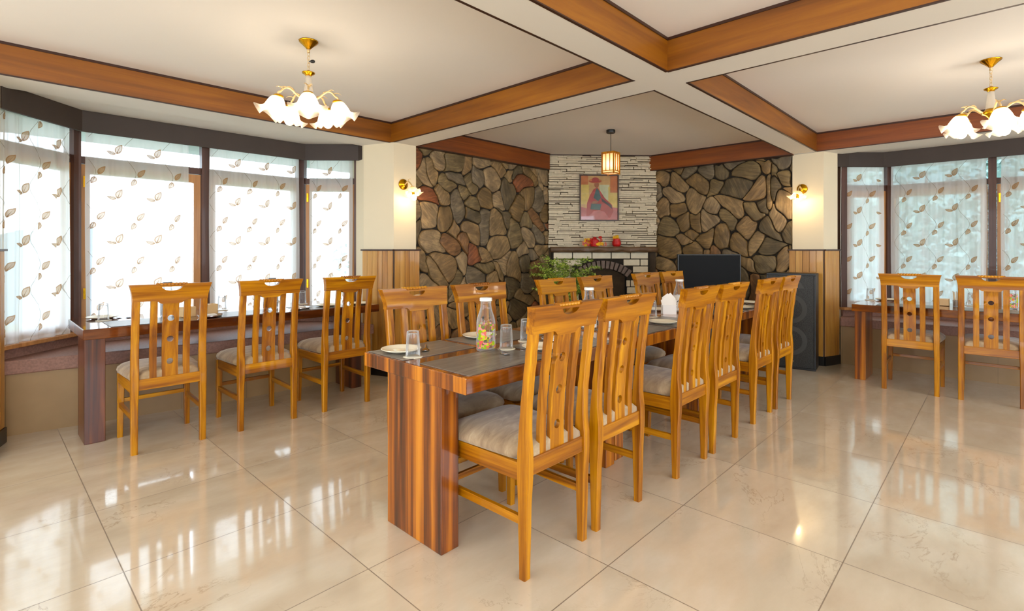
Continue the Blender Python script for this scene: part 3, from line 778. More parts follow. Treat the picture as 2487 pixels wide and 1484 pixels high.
    barw(-.110, -.072, .955).build('slat', teak_z, t, merge=True, smooth=True, angle=.5)
    barw(.072, .110, .955).build('slat', teak_z, t, merge=True, smooth=True, angle=.5)
    return t
NEAR = 'teak chairs along the near side of the long row of tables'
FAR = 'teak chairs along the far side of the long row of tables'
LB = 'teak chairs facing the left bay window bench'
RB = 'teak chairs facing the right bay window bench'
ch0 = make_chair('teak dining chair nearest the camera, at the end of the long table', NEAR)
ch0.location = (1.655, 1.335, 0)
for x, y, l in [(2.135, 1.335, 'second teak chair from the camera on the near side of the long table'),
                (2.885, 1.315, 'third teak chair from the camera, first beyond the gap showing striped table edge'),
                (3.375, 1.31, 'fourth teak chair from the camera on the near side of the long table'),
                (4.115, 1.315, 'fifth teak chair from the camera, one of the pair beside the loudspeaker'),
                (4.60, 1.31, 'farthest near side teak chair, its back against the dark loudspeaker')]:
    dup(ch0, (x, y, 0), 0, l, NEAR)
for x, y, l in [(1.725, 2.345, 'far side teak chair in front of the left column wainscot, behind first plate'),
                (2.225, 2.345, 'far side teak chair behind the flower print bottle'),
                (2.99, 2.335, 'far side teak chair just below the potted fern, left of its pair'),
                (3.50, 2.335, 'far side teak chair before the dark fireplace opening'),
                (4.30, 2.325, 'far side teak chair at right edge of fireplace bricks'),
                (4.80, 2.32, 'far side teak chair at the left edge of the television')]:
    dup(ch0, (x, y, 0), PI, l, FAR)
for x, y, r, l in [(.868, 3.885, -.02, 'leftmost teak chair, drawn up to the left bay table'),
                (1.475, 3.865, 0, 'middle teak chair of three at the left bay table'),
                (2.085, 3.85, 0, 'rightmost teak chair of three at the left bay table, near column')]:
    dup(ch0, (x, y, 0), r, l, LB)
dup(ch0, (5.765, .59, 0), -PI/2, 'teak chair at the right bay table nearest the right column', RB)
dup(ch0, (5.78, .06, 0), -PI/2, 'teak chair cut off by the right edge of the photo', RB)

# ------------------------------------------------------------------ tables
def table(x0, x1, y0, y1, h, th, legs, mt, ml, label, group):
    t = thing('dining_table', label, 'table', ((x0+x1)/2, (y0+y1)/2, 0), 0, group)
    q = MB(); q.box(x0, x1, y0, y1, h-th, h)
    for f in ((4, 5) if mt is not rose_cross else (2, 3)): q.m[f] = 1       # end grain shows upright stripes
    attach(q.build('tabletop', [mt, ml], bevel=.005), t)
    for a in legs:
        q = MB(); q.box(*a, 0, h-th); attach(q.build('leg', ml, bevel=.003), t)
    return t
G = 'heavy slab tables end to end down the room'
table(1.33, 2.625, 1.52, 2.28, .765, .068, [(1.335, 1.43, 1.68, 2.08), (2.53, 2.62, 1.66, 2.08)], rose_top, rose_leg, 'glossy striped rosewood table nearest the camera with slab legs', G)
table(2.645, 3.93, 1.52, 2.28, .765, .068, [(2.66, 2.75, 1.68, 2.08), (3.83, 3.92, 1.68, 2.08)], rose_cross, rose_leg, 'middle table of the long row holding the folded napkins', G)
table(3.95, 5.20, 1.52, 2.28, .765, .068, [(3.96, 4.05, 1.68, 2.08), (5.10, 5.19, 1.68, 2.08)], rose_cross, rose_leg, 'farthest table of the long row before the fireplace', G)
table(.475, 2.62, 4.225, 4.97, .76, .068, [(.49, .60, 4.31, 4.60), (2.38, 2.48, 4.30, 4.60)], dark_top, dark_leg, 'long dark wood table standing at the left bay window bench', 'slab tables in the bays')
table(5.87, 6.63, -1.15, 1.05, .745, .068, [(5.985, 6.36, .955, 1.045), (5.985, 6.36, -1.1, -1.01)], rose_cross, rose_leg, 'long wooden table at the right bay window bench', 'slab tables in the bays')

# tableware --------------------------------------------------------------
PM = 'grey vinyl placemats'
def placemat(x0, x1, y0, y1, z, label, mat=placem_m):
    q = MB(); q.box(x0, x1, y0, y1, z, z+.0025); tag(q.build('placemat', mat, bevel=.001), label, 'placemat', PM)
T1, TL, TR = .7655, .7605, .7455
placemat(1.36, 1.88, 1.535, 1.865, T1, 'grey placemat with nothing on it at the table corner nearest camera')
placemat(1.92, 2.44, 1.535, 1.865, T1, 'grey placemat under the plate beyond the nearest chair back')
placemat(1.345, 1.79, 1.965, 2.265, T1, 'grey placemat under the plate at the near left table end')
placemat(1.83, 2.33, 1.965, 2.265, T1, 'grey placemat behind the flower print bottle on the first table')
placemat(2.68, 3.12, 1.535, 1.865, T1, 'grey placemat before the third near side chair')
placemat(3.16, 3.60, 1.535, 1.865, T1, 'grey placemat in the gap before the third chair back, under a plate')
placemat(2.68, 3.12, 1.965, 2.265, T1, 'grey placemat on the far side of the middle table, left one')
placemat(3.16, 3.60, 1.965, 2.265, T1, 'grey placemat on the far side of the middle table, right one')
placemat(4.0, 4.44, 1.535, 1.865, T1, 'grey placemat on the farthest table before the fifth chair')
placemat(4.5, 4.94, 1.535, 1.865, T1, 'grey placemat on the farthest table before the sixth chair')
placemat(3.97, 4.41, 1.965, 2.265, T1, 'grey placemat on the far side of the farthest table')
placemat(.62, 1.07, 4.245, 4.58, TL, 'grey placemat before the leftmost chair at left bay table')
placemat(1.27, 1.72, 4.245, 4.58, TL, 'grey placemat before the middle chair at left bay table')
placemat(1.90, 2.36, 4.245, 4.58, TL, 'grey placemat before the rightmost chair at left bay table')
placemat(5.90, 6.22, .42, .86, TR, 'grey placemat before the chair by the right column')
placemat(5.90, 6.22, -.12, .25, TR, 'grey placemat before the chair at the right photo edge')

def make_plate(label, r=.098):
    q = MB(); q.lathe([(.001, .004), (r*.6, .004), (r*.66, .007), (r*.95, .017), (r, .0185), (r*1.005, .0165), (r*.93, .012), (r*.62, 0), (.001, 0)], n=40, caps=True)
    return tag(q.build('dinner_plate', plate_m, smooth=True), label, 'plate', 'ivory dinner plates')
pl0 = make_plate('ivory plate at the near left end of the first table, beside upturned glass')
ZP = .0028
pl0.location = (1.455, 2.145, T1+ZP)
for x, y, z, l in [(2.0, 2.165, T1, 'ivory plate just left of the flower print bottle'), (1.985, 1.69, T1, 'ivory plate partly hidden by the nearest chair back'),
                   (2.70, 1.68, T1, 'ivory plate glimpsed through the second chair slats'), (3.245, 1.675, T1, 'ivory plate on the middle table, in the gap beside third chair'),
                   (3.90, 2.08, T1, 'ivory plate farther down the table, left of folded napkins'), (4.56, 1.62, T1, 'ivory plate before the fifth chair, front of two'),
                   (5.03, 1.71, T1, 'ivory plate at the far end of the long table'), (3.0, 2.12, T1, 'ivory plate on the far side of the middle table'),
                   (.655, 4.83, TL, 'ivory plate at the left end of the left bay table'), (2.19, 4.40, TL, 'ivory plate on left bay table behind the middle chair'),
                   (2.50, 4.35, TL, 'ivory plate at the column end of the left bay table'), (6.53, .86, TR, 'ivory plate at the left end of the right bay table')]:
    zz = z+ZP if not (z == TL and x < 1 or x > 2.4 and z == TL or z == TR) else z
    dup(pl0, (x, y, zz), 0, l)

def make_glass(label, h=.12):
    t = thing('water_glass', label, 'glass', group='upturned water glasses')
    q = MB(); r0, r1 = .034, .028                # upside-down: rim at the bottom
    q.lathe([(r0-.001, .001), (r0, .003), (r0-.001, .03), (r1+.001, h-.012), (r1, h-.002), (r1-.004, h), (.002, h)], n=28, m=0, caps=False); q.lathe([(r1-.003, h-.02), (r1-.006, h-.014), (.002, h-.013)], n=28, m=0, caps=False)
    q.build('bowl', glass_m, t, smooth=True)
    return t
def make_coaster(label):
    q = MB(); q.lathe([(.001, 0), (.046, 0), (.047, .0015), (.046, .003), (.001, .003)], n=28, caps=False)
    return tag(q.build('coaster', plate_m, smooth=True), label, 'coaster', 'round ivory coasters')
g0 = make_glass('upturned glass beside the first plate at near table end'); g0.location = (1.425, 2.005, T1+.0035)
c0 = make_coaster('round ivory coaster under the glass at near table end'); c0.location = (1.425, 2.005, T1)
for x, y, z, lg, lc in [(1.86, 1.815, T1+.0028, 'upturned glass right of the flower print bottle', 'round ivory coaster right of the flower print bottle'),
                (2.105, 1.90, T1, 'upturned glass behind the one beside the flower print bottle', 'coaster under the second glass behind the flower print bottle'),
                (2.47, 2.02, T1, 'upturned glass at the joint of first and second tables', 'coaster at the joint of first and second tables'),
                (3.05, 1.88, T1, 'upturned glass mid row glimpsed between second and third chairs', 'coaster mid row glimpsed between second and third chairs'),
                (3.52, 1.90, T1, 'upturned glass beyond the folded napkins side of the third chair', 'coaster near the folded napkins'),
                (4.93, 1.79, T1, 'upturned glass at the far end of the long table', 'coaster at the far end of the long table'),
                (.64, 4.68, TL, 'upturned glass at the left end of the left bay table', 'coaster at the left end of the left bay table'),
                (1.44, 4.76, TL, 'upturned glass on left bay table right of the card boxes', 'coaster on left bay table right of the card boxes'),
                (2.13, 4.76, TL, 'upturned glass seen just right of the middle left bay chair', 'coaster just right of the middle left bay chair'),
                (6.45, .99, TR, 'upturned glass at the left end of the right bay table', 'coaster at the left end of the right bay table'),
                (6.45, .20, TR, 'upturned glass behind the right edge chair slats', 'coaster behind the right edge chair slats')]:
    dup(g0, (x, y, z+.0035), 0, lg); dup(c0, (x, y, z), 0, lc)

def make_spoon(label):
    q = MB(); R = []
    for k in range(19):
        s = k/18
        if s < .36: w = .021*math.sqrt(max(.004, 1-((s-.18)/.185)**2)); z = .005-.004*(1-((s-.18)/.18)**2)
        else: w = .0035+.0035*((s-.36)/.64)**2; z = .005+.006*sin((s-.36)/.64*PI)*.8
        x = .165*s; R.append([(x, -w, z+.001), (x, -w*.5, z-(.002 if s < .36 else 0)), (x, w*.5, z-(.002 if s < .36 else 0)), (x, w, z+.001), (x, w*.5, z+.0015), (x, -w*.5, z+.0015)])
    q.rings(R); return tag(q.build('spoon', steel_m, smooth=True), label, 'spoon', 'steel spoons')
sp0 = make_spoon('steel spoon between the first glass and the fern side placemat'); sp0.location = (1.53, 2.05, T1+.004); sp0.rotation_euler = (0, 0, .9)
for x, y, z, r, l in [(1.75, 1.70, T1+.004, 1.2, 'steel spoon in front of the glass beside the flower print bottle'), (3.62, 2.02, T1+.001, .4, 'steel spoon left of the folded napkins'),
                   (.79, 4.72, TL+.001, 1.2, 'steel spoon right of the left bay end plate'), (.73, 4.75, TL+.001, 1.0, 'steel spoon touching the left bay end plate'),
                   (2.20, 4.62, TL+.001, .3, 'steel spoon on left bay table right of the middle chair'), (6.30, .76, TR+.001, 1.0, 'steel spoon beside the right bay plate'),
                   (4.8, 1.64, T1+.004, .5, 'steel spoon between the two plates at far table end')]:
    dup(sp0, (x, y, z), r, l)

def make_bottle(name, label, sleeve_mat, cap=None):
    t = thing(name, label, 'bottle', group=None)
    pr = [(.001, 0), (.043, 0), (.0475, .006), (.0475, .135), (.046, .152), (.040, .175), (.032, .198), (.0275, .215), (.026, .235), (.027, .244), (.025, .247)]
    q = MB(); q.lathe(pr, n=32, caps=False); q.build('body', glass_m, t, smooth=True)
    q = MB(); q.lathe([(.001, .247), (.029, .247), (.0315, .249), (.0315, .262), (.029, .265), (.001, .265)], n=28, caps=False); q.build('cap', cap or whitec_m, t, smooth=True, angle=.8)
    q = MB(); q.lathe([(.0482, .014), (.0482, .135)], n=32, caps=False); q.build('printed_band', sleeve_mat, t, smooth=True)
    return t
bt = make_bottle('water_bottle', 'clear glass bottle printed with pink and green flowers, nearest camera', flower_m); bt.location = (1.775, 1.875, T1)
dup(bt, (6.36, -.06, TR), 1.0, 'flower print glass bottle on the right bay table')
def label_mat():
    t = NT('white_printed_label'); co = t.coord(); sx = t.n('ShaderNodeSeparateXYZ'); t.l(co, sx.inputs[0])
    n = t.noise(t.mapping(co, (90, 90, 60)), 1, 1); k = t.math('MULTIPLY', t.math('GREATER_THAN', n, .56), t.math('LESS_THAN', t.math('ABSOLUTE', t.math('SUBTRACT', sx.outputs[2], .07)), .035))
    t.pbr(t.mix(k, srgb(244, 242, 236), srgb(40, 40, 44)), .4); return t.mat
lab_m = label_mat()
b2 = make_bottle('water_bottle', 'clear glass bottle with white printed band, between first and second chair tops', lab_m); b2.location = (2.71, 1.905, T1)
dup(b2, (3.97, 1.90, T1), .7, 'clear glass bottle right of the folded napkins')
clearband = glassy('clear_band', (.97, .98, .99, 1), .15, .8)
b3 = make_bottle('water_bottle', 'clear glass bottle showing above the leftmost chair', clearband, plain('grey_lid', srgb(120, 124, 128), .4)); b3.location = (1.02, 4.62, TL)
dup(b3, (1.80, 4.62, TL), 0, 'clear glass bottle showing above the middle left bay chair')
b4 = None
# napkins in holder
def napkins(x, y, z, rz, label):
    t = thing('napkin_holder', label, 'napkin holder', (x, y, z), rz)
    q = MB(); q.box(-.055, .055, -.02, .02, 0, .006); q.box(-.055, .055, -.022, -.018, 0, .075); q.box(-.055, .055, .018, .022, 0, .075); q.build('holder', whitec_m, t, bevel=.001)
    for i in range(5):
        q = MB(); yy = -.012+.006*i; a = (-.3, -.12, .05, .16, .3)[i]; h = (.14, .165, .15, .168, .14)[i]
        pts = [(-.045, .008), (.045, .008), (.045+a*.08, h*.72), (a*.1, h), (-.05+a*.06, h*.8)]
        n = len(pts); q.add([(px, yy-.0015, pz) for px, pz in pts]+[(px, yy+.0015, pz) for px, pz in pts], [tuple(range(n)), tuple(range(n, 2*n))[::-1]] + [(k, n+k, n+(k+1) % n, (k+1) % n) for k in range(n)])
        q.build('napkin', paper_m, t)
    return t
napkins(3.755, 1.885, T1, -.75, 'fanned white paper napkins standing in a holder on middle table')
napkins(2.86, 1.865, T1, -.6, 'white napkin holder glimpsed through the second chair slats')
def card_box(x, y, z, w, d, h, rz, label):
    t = thing('card_box', label, 'box', (x, y, z), rz)
    q = MB(); q.box(-w/2, w/2, -d/2, d/2, 0, .005); q.box(-w/2, -w/2+.004, -d/2, d/2, 0, h); q.box(w/2-.004, w/2, -d/2, d/2, 0, h); q.box(-w/2, w/2, -d/2, -d/2+.004, 0, h); q.box(-w/2, w/2, d/2-.004, d/2, 0, h)
    q.build('carton', box_m, t, bevel=.001)
    q = MB(); q.box(-.003, .003, -d/2+.004, d/2-.004, .005, h); q.build('divider', whitec_m, t)
    q = MB(); q.box(-w/2+.006, -.004, -d/2+.006, d/2-.006, .005, h-.012); q.box(.004, w/2-.006, -d/2+.006, d/2-.006, .005, h-.02); q.build('napkin', paper_m, t)
card_box(1.12, 4.49, TL, .09, .07, .075, .3, 'small tan napkin box seen through the leftmost chair back')
card_box(1.27, 4.50, TL, .10, .07, .085, .2, 'small tan napkin box right of the leftmost chair')
card_box(6.30, .395, TR, .09, .09, .065, 0, 'small cream box on right bay table between the two chairs')
def tray(x, y, z, label):
    t = thing('serving_tray', label, 'tray', (x, y, z), 0)
    q = MB(); q.lathe([(.001, .003), (.07, .003), (.085, .016), (.088, .016), (.074, 0), (.001, 0)], n=32, caps=False); q.build('dish', steel_m, t, smooth=True)
    q = MB(); q.box(-.04, .04, -.03, .03, .004, .014); q.box(-.036, .035, -.03, .028, .014, .02); q.build('napkin', paper_m, t)
tray(1.235, 4.345, TL+ZP, 'round steel dish with folded napkins on left bay table, right of leftmost chair')
tray(1.93, 4.36, TL+ZP, 'round steel dish behind the middle left bay chair')
tray(2.23, 1.79, T1+ZP, 'round steel dish with napkins behind the nearest chair crest')
t = thing('cutlery_holder', 'small jar of bundled wooden stirrers on right bay table', 'cutlery holder', (6.28, .30, TR))
q = MB(); q.lathe([(.001, 0), (.026, 0), (.028, .06), (.025, .06), (.024, .004), (.001, .004)], n=20, caps=False); q.build('jar', glass_m, t, smooth=True)
rnd = random.Random(4)
for k in range(7):
    a = k*.9; q = MB(); q.tube([(.012*cos(a), .012*sin(a), .005), (.026*cos(a), .026*sin(a), .13+.03*rnd.random())], .0025, 6); q.build('stirrer', box_m, t)
# ------------------------------------------------------------------ lamps
def ruffle(q, r0, h, nb=6, m=0, seed=0, n=48, k=12):
    """flower shade hanging mouth-down from z=0; widened, ruffled rim"""
    R = []
    for j in range(k+1):
        t = j/k; R.append([])
        for i in range(n):
            a = 2*PI*i/n
            r = r0*(.26+.62*t**.62+.30*max(0, t-.72)/.28*(1+.35*cos(nb*a)))
            if t > .7: r *= 1+.10*cos(nb*a)*(t-.7)/.3
            z = -h*(t**1.15) + (h*.16*cos(nb*a)*max(0, t-.65)/.35) + (h*.10*max(0, t-.86)/.14)
            R[-1].append((r*cos(a), r*sin(a), z))
    q.rings(R, m, caps=False)
def chandelier(x, y, label, tag_bulb, ph):
    t = thing('chandelier', label, 'chandelier', (x, y, ZC), ph, 'flower shade chandeliers')
    q = MB(); q.lathe([(.001, -.052), (.012, -.05), (.018, -.042), (.034, -.026), (.052, -.010), (.056, -.004), (.056, 0), (.001, 0)], n=48, caps=False, flute=.03, nf=16); q.build('canopy', gold_m, t, smooth=True)
    q = MB(); q.tube([(0, 0, -.05), (0, 0, -.072)], .009)
    for k in range(5):                      # chain links
        zc = -.083-.021*k; a = PI/2*(k % 2); pts = []
        for i in range(13): b = 2*PI*i/12; pts.append((.0075*cos(b)*cos(a), .0075*cos(b)*sin(a), zc+.015*sin(b)))
        q.tube(pts, .0017, 6)
    q.build('chain', brass_m, t, smooth=True)
    q = MB(); q.lathe([(.001, -.178), (.008, -.18), (.014, -.186), (.038, -.194), (.036, -.200), (.022, -.208), (.018, -.216), (.001, -.216)][::-1], n=32, caps=False); q.build('collar', gold_m, t, smooth=True)
    q = MB(); q.lathe([(.017, -.216), (.020, -.25), (.024, -.29), (.028, -.325), (.027, -.335)], n=28, caps=False); q.build('stem', shade_m, t, smooth=True)
    q = MB(); q.lathe([(.001, -.33), (.028, -.332), (.036, -.345), (.052, -.356), (.046, -.368), (.026, -.378), (.016, -.39), (.010, -.40), (.001, -.403)][::-1], n=32, caps=False); q.build('hub', gold_m, t, smooth=True)
    sh0 = None
    for k in range(5):
        a = 2*PI*k/5; ca, sa = cos(a), sin(a); ra = .172
        q = MB(); pts = []
        for i in range(17):
            u = i/16; r = .04+(ra-.04)*u; zz = -.36+.040*sin(PI*min(1, u*1.05)**1.5)+.016*u; pts.append((r*ca, r*sa, zz))
        pts += [(ra*ca*1.03, ra*sa*1.03, -.352), (ra*ca*1.03, ra*sa*1.03, -.362)]
        q.tube(pts, [.006]*len(pts), 8)
        # small leaf scrolls on the arm
        for sgn, u in ((1, .8), (-1, .55), (1, .35)):
            r = .04+(ra-.04)*u; p0 = Vector((r*ca, r*sa, -.345+.03*sin(PI*u)))
            q.tube([p0+Vector((ca*.012*i - sa*.006*sgn*i, sa*.012*i+ca*.006*sgn*i, .011*i - (.0025*i*i))) for i in range(5)], [.004, .0035, .003, .002, .0008], 6)
        arm = q.build('arm', brass_m, t, smooth=True)
        cx, cy = ra*ca*1.03, ra*sa*1.03
        q = MB(); q.lathe([(.001, -.358), (.012, -.359), (.028, -.366), (.032, -.376), (.030, -.380), (.001, -.380)][::-1], (cx, cy, 0), n=24, caps=False); q.build('socket_cap', gold_m, t, smooth=True)
        # the shade leans outward from the hub
        q = MB(); ruffle(q, .083, .115, 5)
        M = Matrix.Translation((cx, cy, -.373)) @ Matrix.Rotation(a, 4, 'Z') @ Matrix.Rotation(-.22, 4, 'Y')
        q.v = [tuple(M @ Vector(v)) for v in q.v]
        sh = q.build('shade', shade_m, t, smooth=True)
        q = MB(); q.sphere((0, 0, -.085), .03, 14, 8, 0, 1.2); q.v = [tuple(M @ Vector(v)) for v in q.v]; q.build('bulb', tag_bulb, sh, smooth=True)
        q = MB(); q.lathe([(.012, -.005), (.012, -.062)], n=14, caps=True); q.v = [tuple(M @ Vector(v)) for v in q.v]; q.build('bulb_socket', whitec_m, sh, smooth=True)
    return t
ch = chandelier(1.418, 3.084, 'gold chandelier with frosted flower shades above the left chairs', bulb_m, .5)
q = MB(); q.lathe([(.001, 0), (.007, .001), (.010, .008), (.010, .020), (.006, .026), (.001, .027)], (0, 0, 0), 14, caps=False)
M = Matrix.Translation((.012, 0, -.125)) @ Matrix.Rotation(PI/2, 4, 'Y'); q.v = [tuple(M @ Vector(v)) for v in q.v]
q.tube([(.002, 0, -.125), (.014, 0, -.125)], .0025, 6)
o = q.build('chain_hook', blackp_m, ch, smooth=True); o.rotation_euler = (0, 0, -.5-.809)
chandelier(.3, -.75, 'gold chandelier with frosted flower shades added unseen in the coffer over the camera', bulb_m, .2)  # extra lamp out of view, added to brighten the room
chandelier(4.74, .05, 'gold chandelier with frosted flower shades at the right photo edge', bulb_m, .9)

def sconce(x, y, z, nx, ny, label, ox=0):
    a = math.atan2(ny, nx); t = thing('wall_sconce', label, 'wall lamp', (x, y, z), a, 'flower shade wall sconces')
    q = MB(); R = []
    for r, d in ((.001, .0), (.055, .0), (.056, .006), (.048, .014), (.036, .018), (.030, .026), (.018, .032), (.001, .034)):
        R.append([(d, r*cos(2*PI*i/28), r*sin(2*PI*i/28)) for i in range(28)])
    q.rings(R, caps=False); q.build('wall_plate', gold_m, t, smooth=True)
    q = MB(); pts = []
    for i in range(15):
        u = i/14; pts.append((0.03+.092*u, ox*u, -.008+.035*sin(PI*u)-.012*u))
    pts.append((.128, ox*1.02, -.03)); q.tube(pts, .006, 8)
    q.tube([(.07, ox*.4, .025), (.085, ox*.5, .045), (.105, ox*.6, .047), (.115, ox*.8, .035)], [.004, .0035, .003, .001], 6); q.build('arm', brass_m, t, smooth=True)
    M = Matrix.Translation((.128, ox, -.036)) @ Matrix.Rotation(-.3, 4, 'Y')
    q = MB(); q.lathe([(.001, .006), (.02, .004), (.026, -.004), (.001, -.006)][::-1], n=20, caps=False); q.v = [tuple(M @ Vector(v)) for v in q.v]; q.build('socket_cap', gold_m, t, smooth=True)
    q = MB(); ruffle(q, .078, .078, 5); q.v = [tuple(M @ Vector(v)) for v in q.v]; sh = q.build('shade', shade_m, t, smooth=True)
    q = MB(); q.sphere((0, 0, -.112), .024, 16, 10, 0, 1.25); q.v = [tuple(M @ Vector(v)) for v in q.v]; q.build('bulb', bulb_s, sh, smooth=True)
    q = MB(); q.lathe([(.013, -.004), (.013, -.085)], n=14, caps=True); q.v = [tuple(M @ Vector(v)) for v in q.v]; q.build('bulb_socket', gold_m, sh, smooth=True)
sconce(3.011, 4.406, 1.937, 0, -1, 'lit wall sconce with ruffled glass shade on the left column', .02)
sconce(6.43, 1.62, 1.955, -1, 0, 'lit wall sconce with ruffled glass shade on the right column', -.01)

# pendant lantern
t = thing('pendant_lantern', 'square wood and rice paper pendant lantern before the chimney breast', 'pendant lamp', (4.71, 3.03, ZC), .1)
q = MB(); q.lathe([(.001, -.032), (.045, -.032), (.047, -.028), (.047, 0), (.001, 0)], n=28, caps=False); q.build('canopy', blackp_m, t, smooth=True, angle=.7)
q = MB(); q.tube([(0, 0, -.03), (0, 0, -.255)], .003, 6); q.build('cord', blackp_m, t)
LZ0, LZ1, LW = -.475, -.255, .068
q = MB(); q.box(-LW-.006, LW+.006, -LW-.006, LW+.006, LZ1-.004, LZ1+.016); 
for sx in (-1, 1):
    for sy in (-1, 1): q.box(sx*LW-.006, sx*LW+.006, sy*LW-.006, sy*LW+.006, LZ0, LZ1)
for zz in (LZ0+.008, LZ0+.03):
    for s in (-1, 1): q.box(-LW, LW, s*LW-.005, s*LW+.005, zz, zz+.008); q.box(s*LW-.005, s*LW+.005, -LW, LW, zz, zz+.008)
for f in (-.333, .333):
    for s in (-1, 1): q.box(f*LW-.003, f*LW+.003, s*LW-.004, s*LW+.004, LZ0+.03, LZ1); q.box(s*LW-.004, s*LW+.004, f*LW-.003, f*LW+.003, LZ0+.03, LZ1)
q.build('frame', teak_z, t)
q = MB(); w = LW-.006
for s in (-1, 1): q.box(-w, w, s*w-.0008, s*w+.0008, LZ0+.012, LZ1-.006); q.box(s*w-.0008, s*w+.0008, -w, w, LZ0+.012, LZ1-.006)
q.build('paper_shade', rice_m, t)
q = MB(); q.sphere((0, 0, -.37), .03, 16, 10, 0, 1.3); q.build('bulb', bulb_p, t, smooth=True)

# framed picture -----------------------------------------------------------
PC = mid(.675, .045)                                  # centre on the breast
ang = math.atan2(FD[1], FD[0])
t = thing('framed_picture', 'framed portrait of a seated figure in red robe and hat, on the chimney breast', 'picture', (PC[0], PC[1], 1.66), ang)
W2, H = .266, .625
q = MB(); fr = .016
q.box(-W2, W2, -.022, .0, 0, fr); q.box(-W2, W2, -.022, .0, H-fr, H); q.box(-W2, -W2+fr, -.022, .0, fr, H-fr); q.box(W2-fr, W2, -.022, .0, fr, H-fr); q.box(-W2+.005, W2-.005, -.006, .006, .005, H-.005)
q.build('frame', darktrim, t, bevel=.002)
cols = dict(bg=srgb(214, 160, 96), yel=srgb(226, 186, 92), org=srgb(206, 116, 60), pale=srgb(206, 196, 150), red=srgb(178, 62, 48), rose=srgb(196, 96, 84), teal=srgb(70, 92, 84), skin=srgb(170, 100, 60), dark=srgb(76, 50, 44))
pm = {}; 
for k, c in cols.items(): pm[k] = plain('print_'+k, c, .25, .1, 12)
names = list(pm)
q = MB(); a, b = W2-fr, H-fr; L = [0]
def poly(col, pts):
    L[0] += 1; y = -.0065-.00012*L[0]; q.add([(x*a, y, fr+z*(b-fr)) for x, z in pts], [tuple(range(len(pts)))], names.index(col))
def ell(col, cx, cz, rx, rz, n=24): poly(col, [(cx+rx*cos(2*PI*i/n), cz+rz*sin(2*PI*i/n)) for i in range(n)])
poly('bg', [(-1, 0), (1, 0), (1, 1), (-1, 1)]); poly('pale', [(.1, .3), (.55, .3), (.55, .8), (0, .8)]); poly('yel', [(-1, .35), (-.55, .35), (-.55, .8), (-1, .8)])
poly('yel', [(.5, .25), (1, .25), (1, .75), (.5, .75)]); poly('org', [(.6, .62), (1, .62), (1, 1), (.6, 1)]); poly('org', [(-1, .8), (-.6, .8), (-.6, 1), (-1, 1)])
poly('rose', [(-1, 0), (1, 0), (1, .27), (.5, .3), (-.4, .22), (-1, .3)])
poly('red', [(-.66, .38), (-.5, .56), (-.3, .70), (-.1, .74), (.05, .66), (.3, .5), (.7, .34), (.78, .2), (.6, .05), (-.2, .02), (-.7, .06)])
poly('teal', [(-.3, .50), (-.2, .66), (-.12, .72), (.0, .66), (.1, .5), (-.05, .42)]); poly('dark', [(.1, .5), (.66, .34), (.72, .24), (.5, .32), (.15, .42)])
ell('skin', -.14, .80, .13, .07); ell('org', -.22, .885, .36, .05); ell('red', -.2, .91, .2, .055); ell('red', -.22, .865, .34, .018)
poly('teal', [(-.48, .24), (.05, .22), (.12, .36), (-.42, .37)]); poly('skin', [(-.4, .36), (-.1, .38), (-.05, .43), (-.35, .42)]); poly('rose', [(-.7, .0), (-.3, .2), (0, .22), (.3, .18), (.6, 0)])
q.build('print', [pm[k] for k in names], t)
q = MB(); q.box(-W2+fr, W2-fr, -.0115, -.0105, fr, H-fr); q.build('glazing', pane_m, t)

# mantel decorations ----------------------------------------------------------
red_m = plain('red_cloth', srgb(196, 24, 18), .5, .1, 20); yel_m = plain('yellow_petal', srgb(236, 190, 40), .6, .1, 30); pink_m = plain('pink_petal', srgb(226, 120, 96), .6, .1, 30)
def cluster(q, cx, cy, cz, n, rad, sz, mi, rnd, h=.06):
    for _ in range(n):
        a = rnd.uniform(0, 2*PI); r = rad*math.sqrt(rnd.random()); x, y, z = cx+r*cos(a), cy+r*sin(a)*.5, cz+rnd.uniform(sz, h)
        for k in range(6):
            b = 2*PI*k/6; q.add([(x, y, z), (x+sz*cos(b-.4), y-.4*sz, z+sz*sin(b-.4)), (x+1.3*sz*cos(b), y-.2*sz, z+1.3*sz*sin(b)), (x+sz*cos(b+.4), y-.4*sz, z+sz*sin(b+.4))], [(0, 1, 2, 3)], mi)
mt = lambda s, n: mid(s, n)
rnd = random.Random(3)
p = mt(.59, .125); t = thing('flower_garland', 'red and yellow artificial flower garland on the mantel left of the pot', 'garland', (p[0], p[1], 1.315), ang)
q = MB(); cluster(q, -.02, 0, 0, 16, .10, .016, 0, rnd, .1); cluster(q, .02, 0, .02, 12, .08, .017, 0, rnd, .1); q.lathe([(.001, 0), (.055, .002), (.062, .03), (.055, .09), (.03, .105), (.001, .108)], (.01, .02, 0), 18, 0, False); q.build('red_flowers', red_m, t)
q = MB(); cluster(q, -.09, -.01, 0, 12, .05, .013, 0, rnd, .1); cluster(q, .08, -.03, 0, 9, .035, .017, 0, rnd, .05); cluster(q, .05, -.03, 0, 8, .03, .015, 0, rnd, .05); q.build('yellow_flowers', yel_m, t)
q = MB(); cluster(q, -.12, -.01, 0, 10, .05, .013, 0, rnd, .06); cluster(q, .13, -.01, 0, 6, .03, .012, 0, rnd, .05); q.build('pink_flowers', pink_m, t)
p = mt(.895, .12); t = thing('red_pot', 'small red pot filled with yellow flowers on the mantel', 'pot', (p[0], p[1], 1.315), ang)
q = MB(); q.lathe([(.001, 0), (.042, 0), (.058, .03), (.058, .06), (.042, .09), (.05, .105), (.046, .106), (.038, .092), (.001, .09)], n=24, caps=False); q.build('body', red_m, t, smooth=True)
q = MB(); cluster(q, 0, 0, .09, 16, .045, .014, 0, rnd, .05); q.build('flowers', yel_m, t)

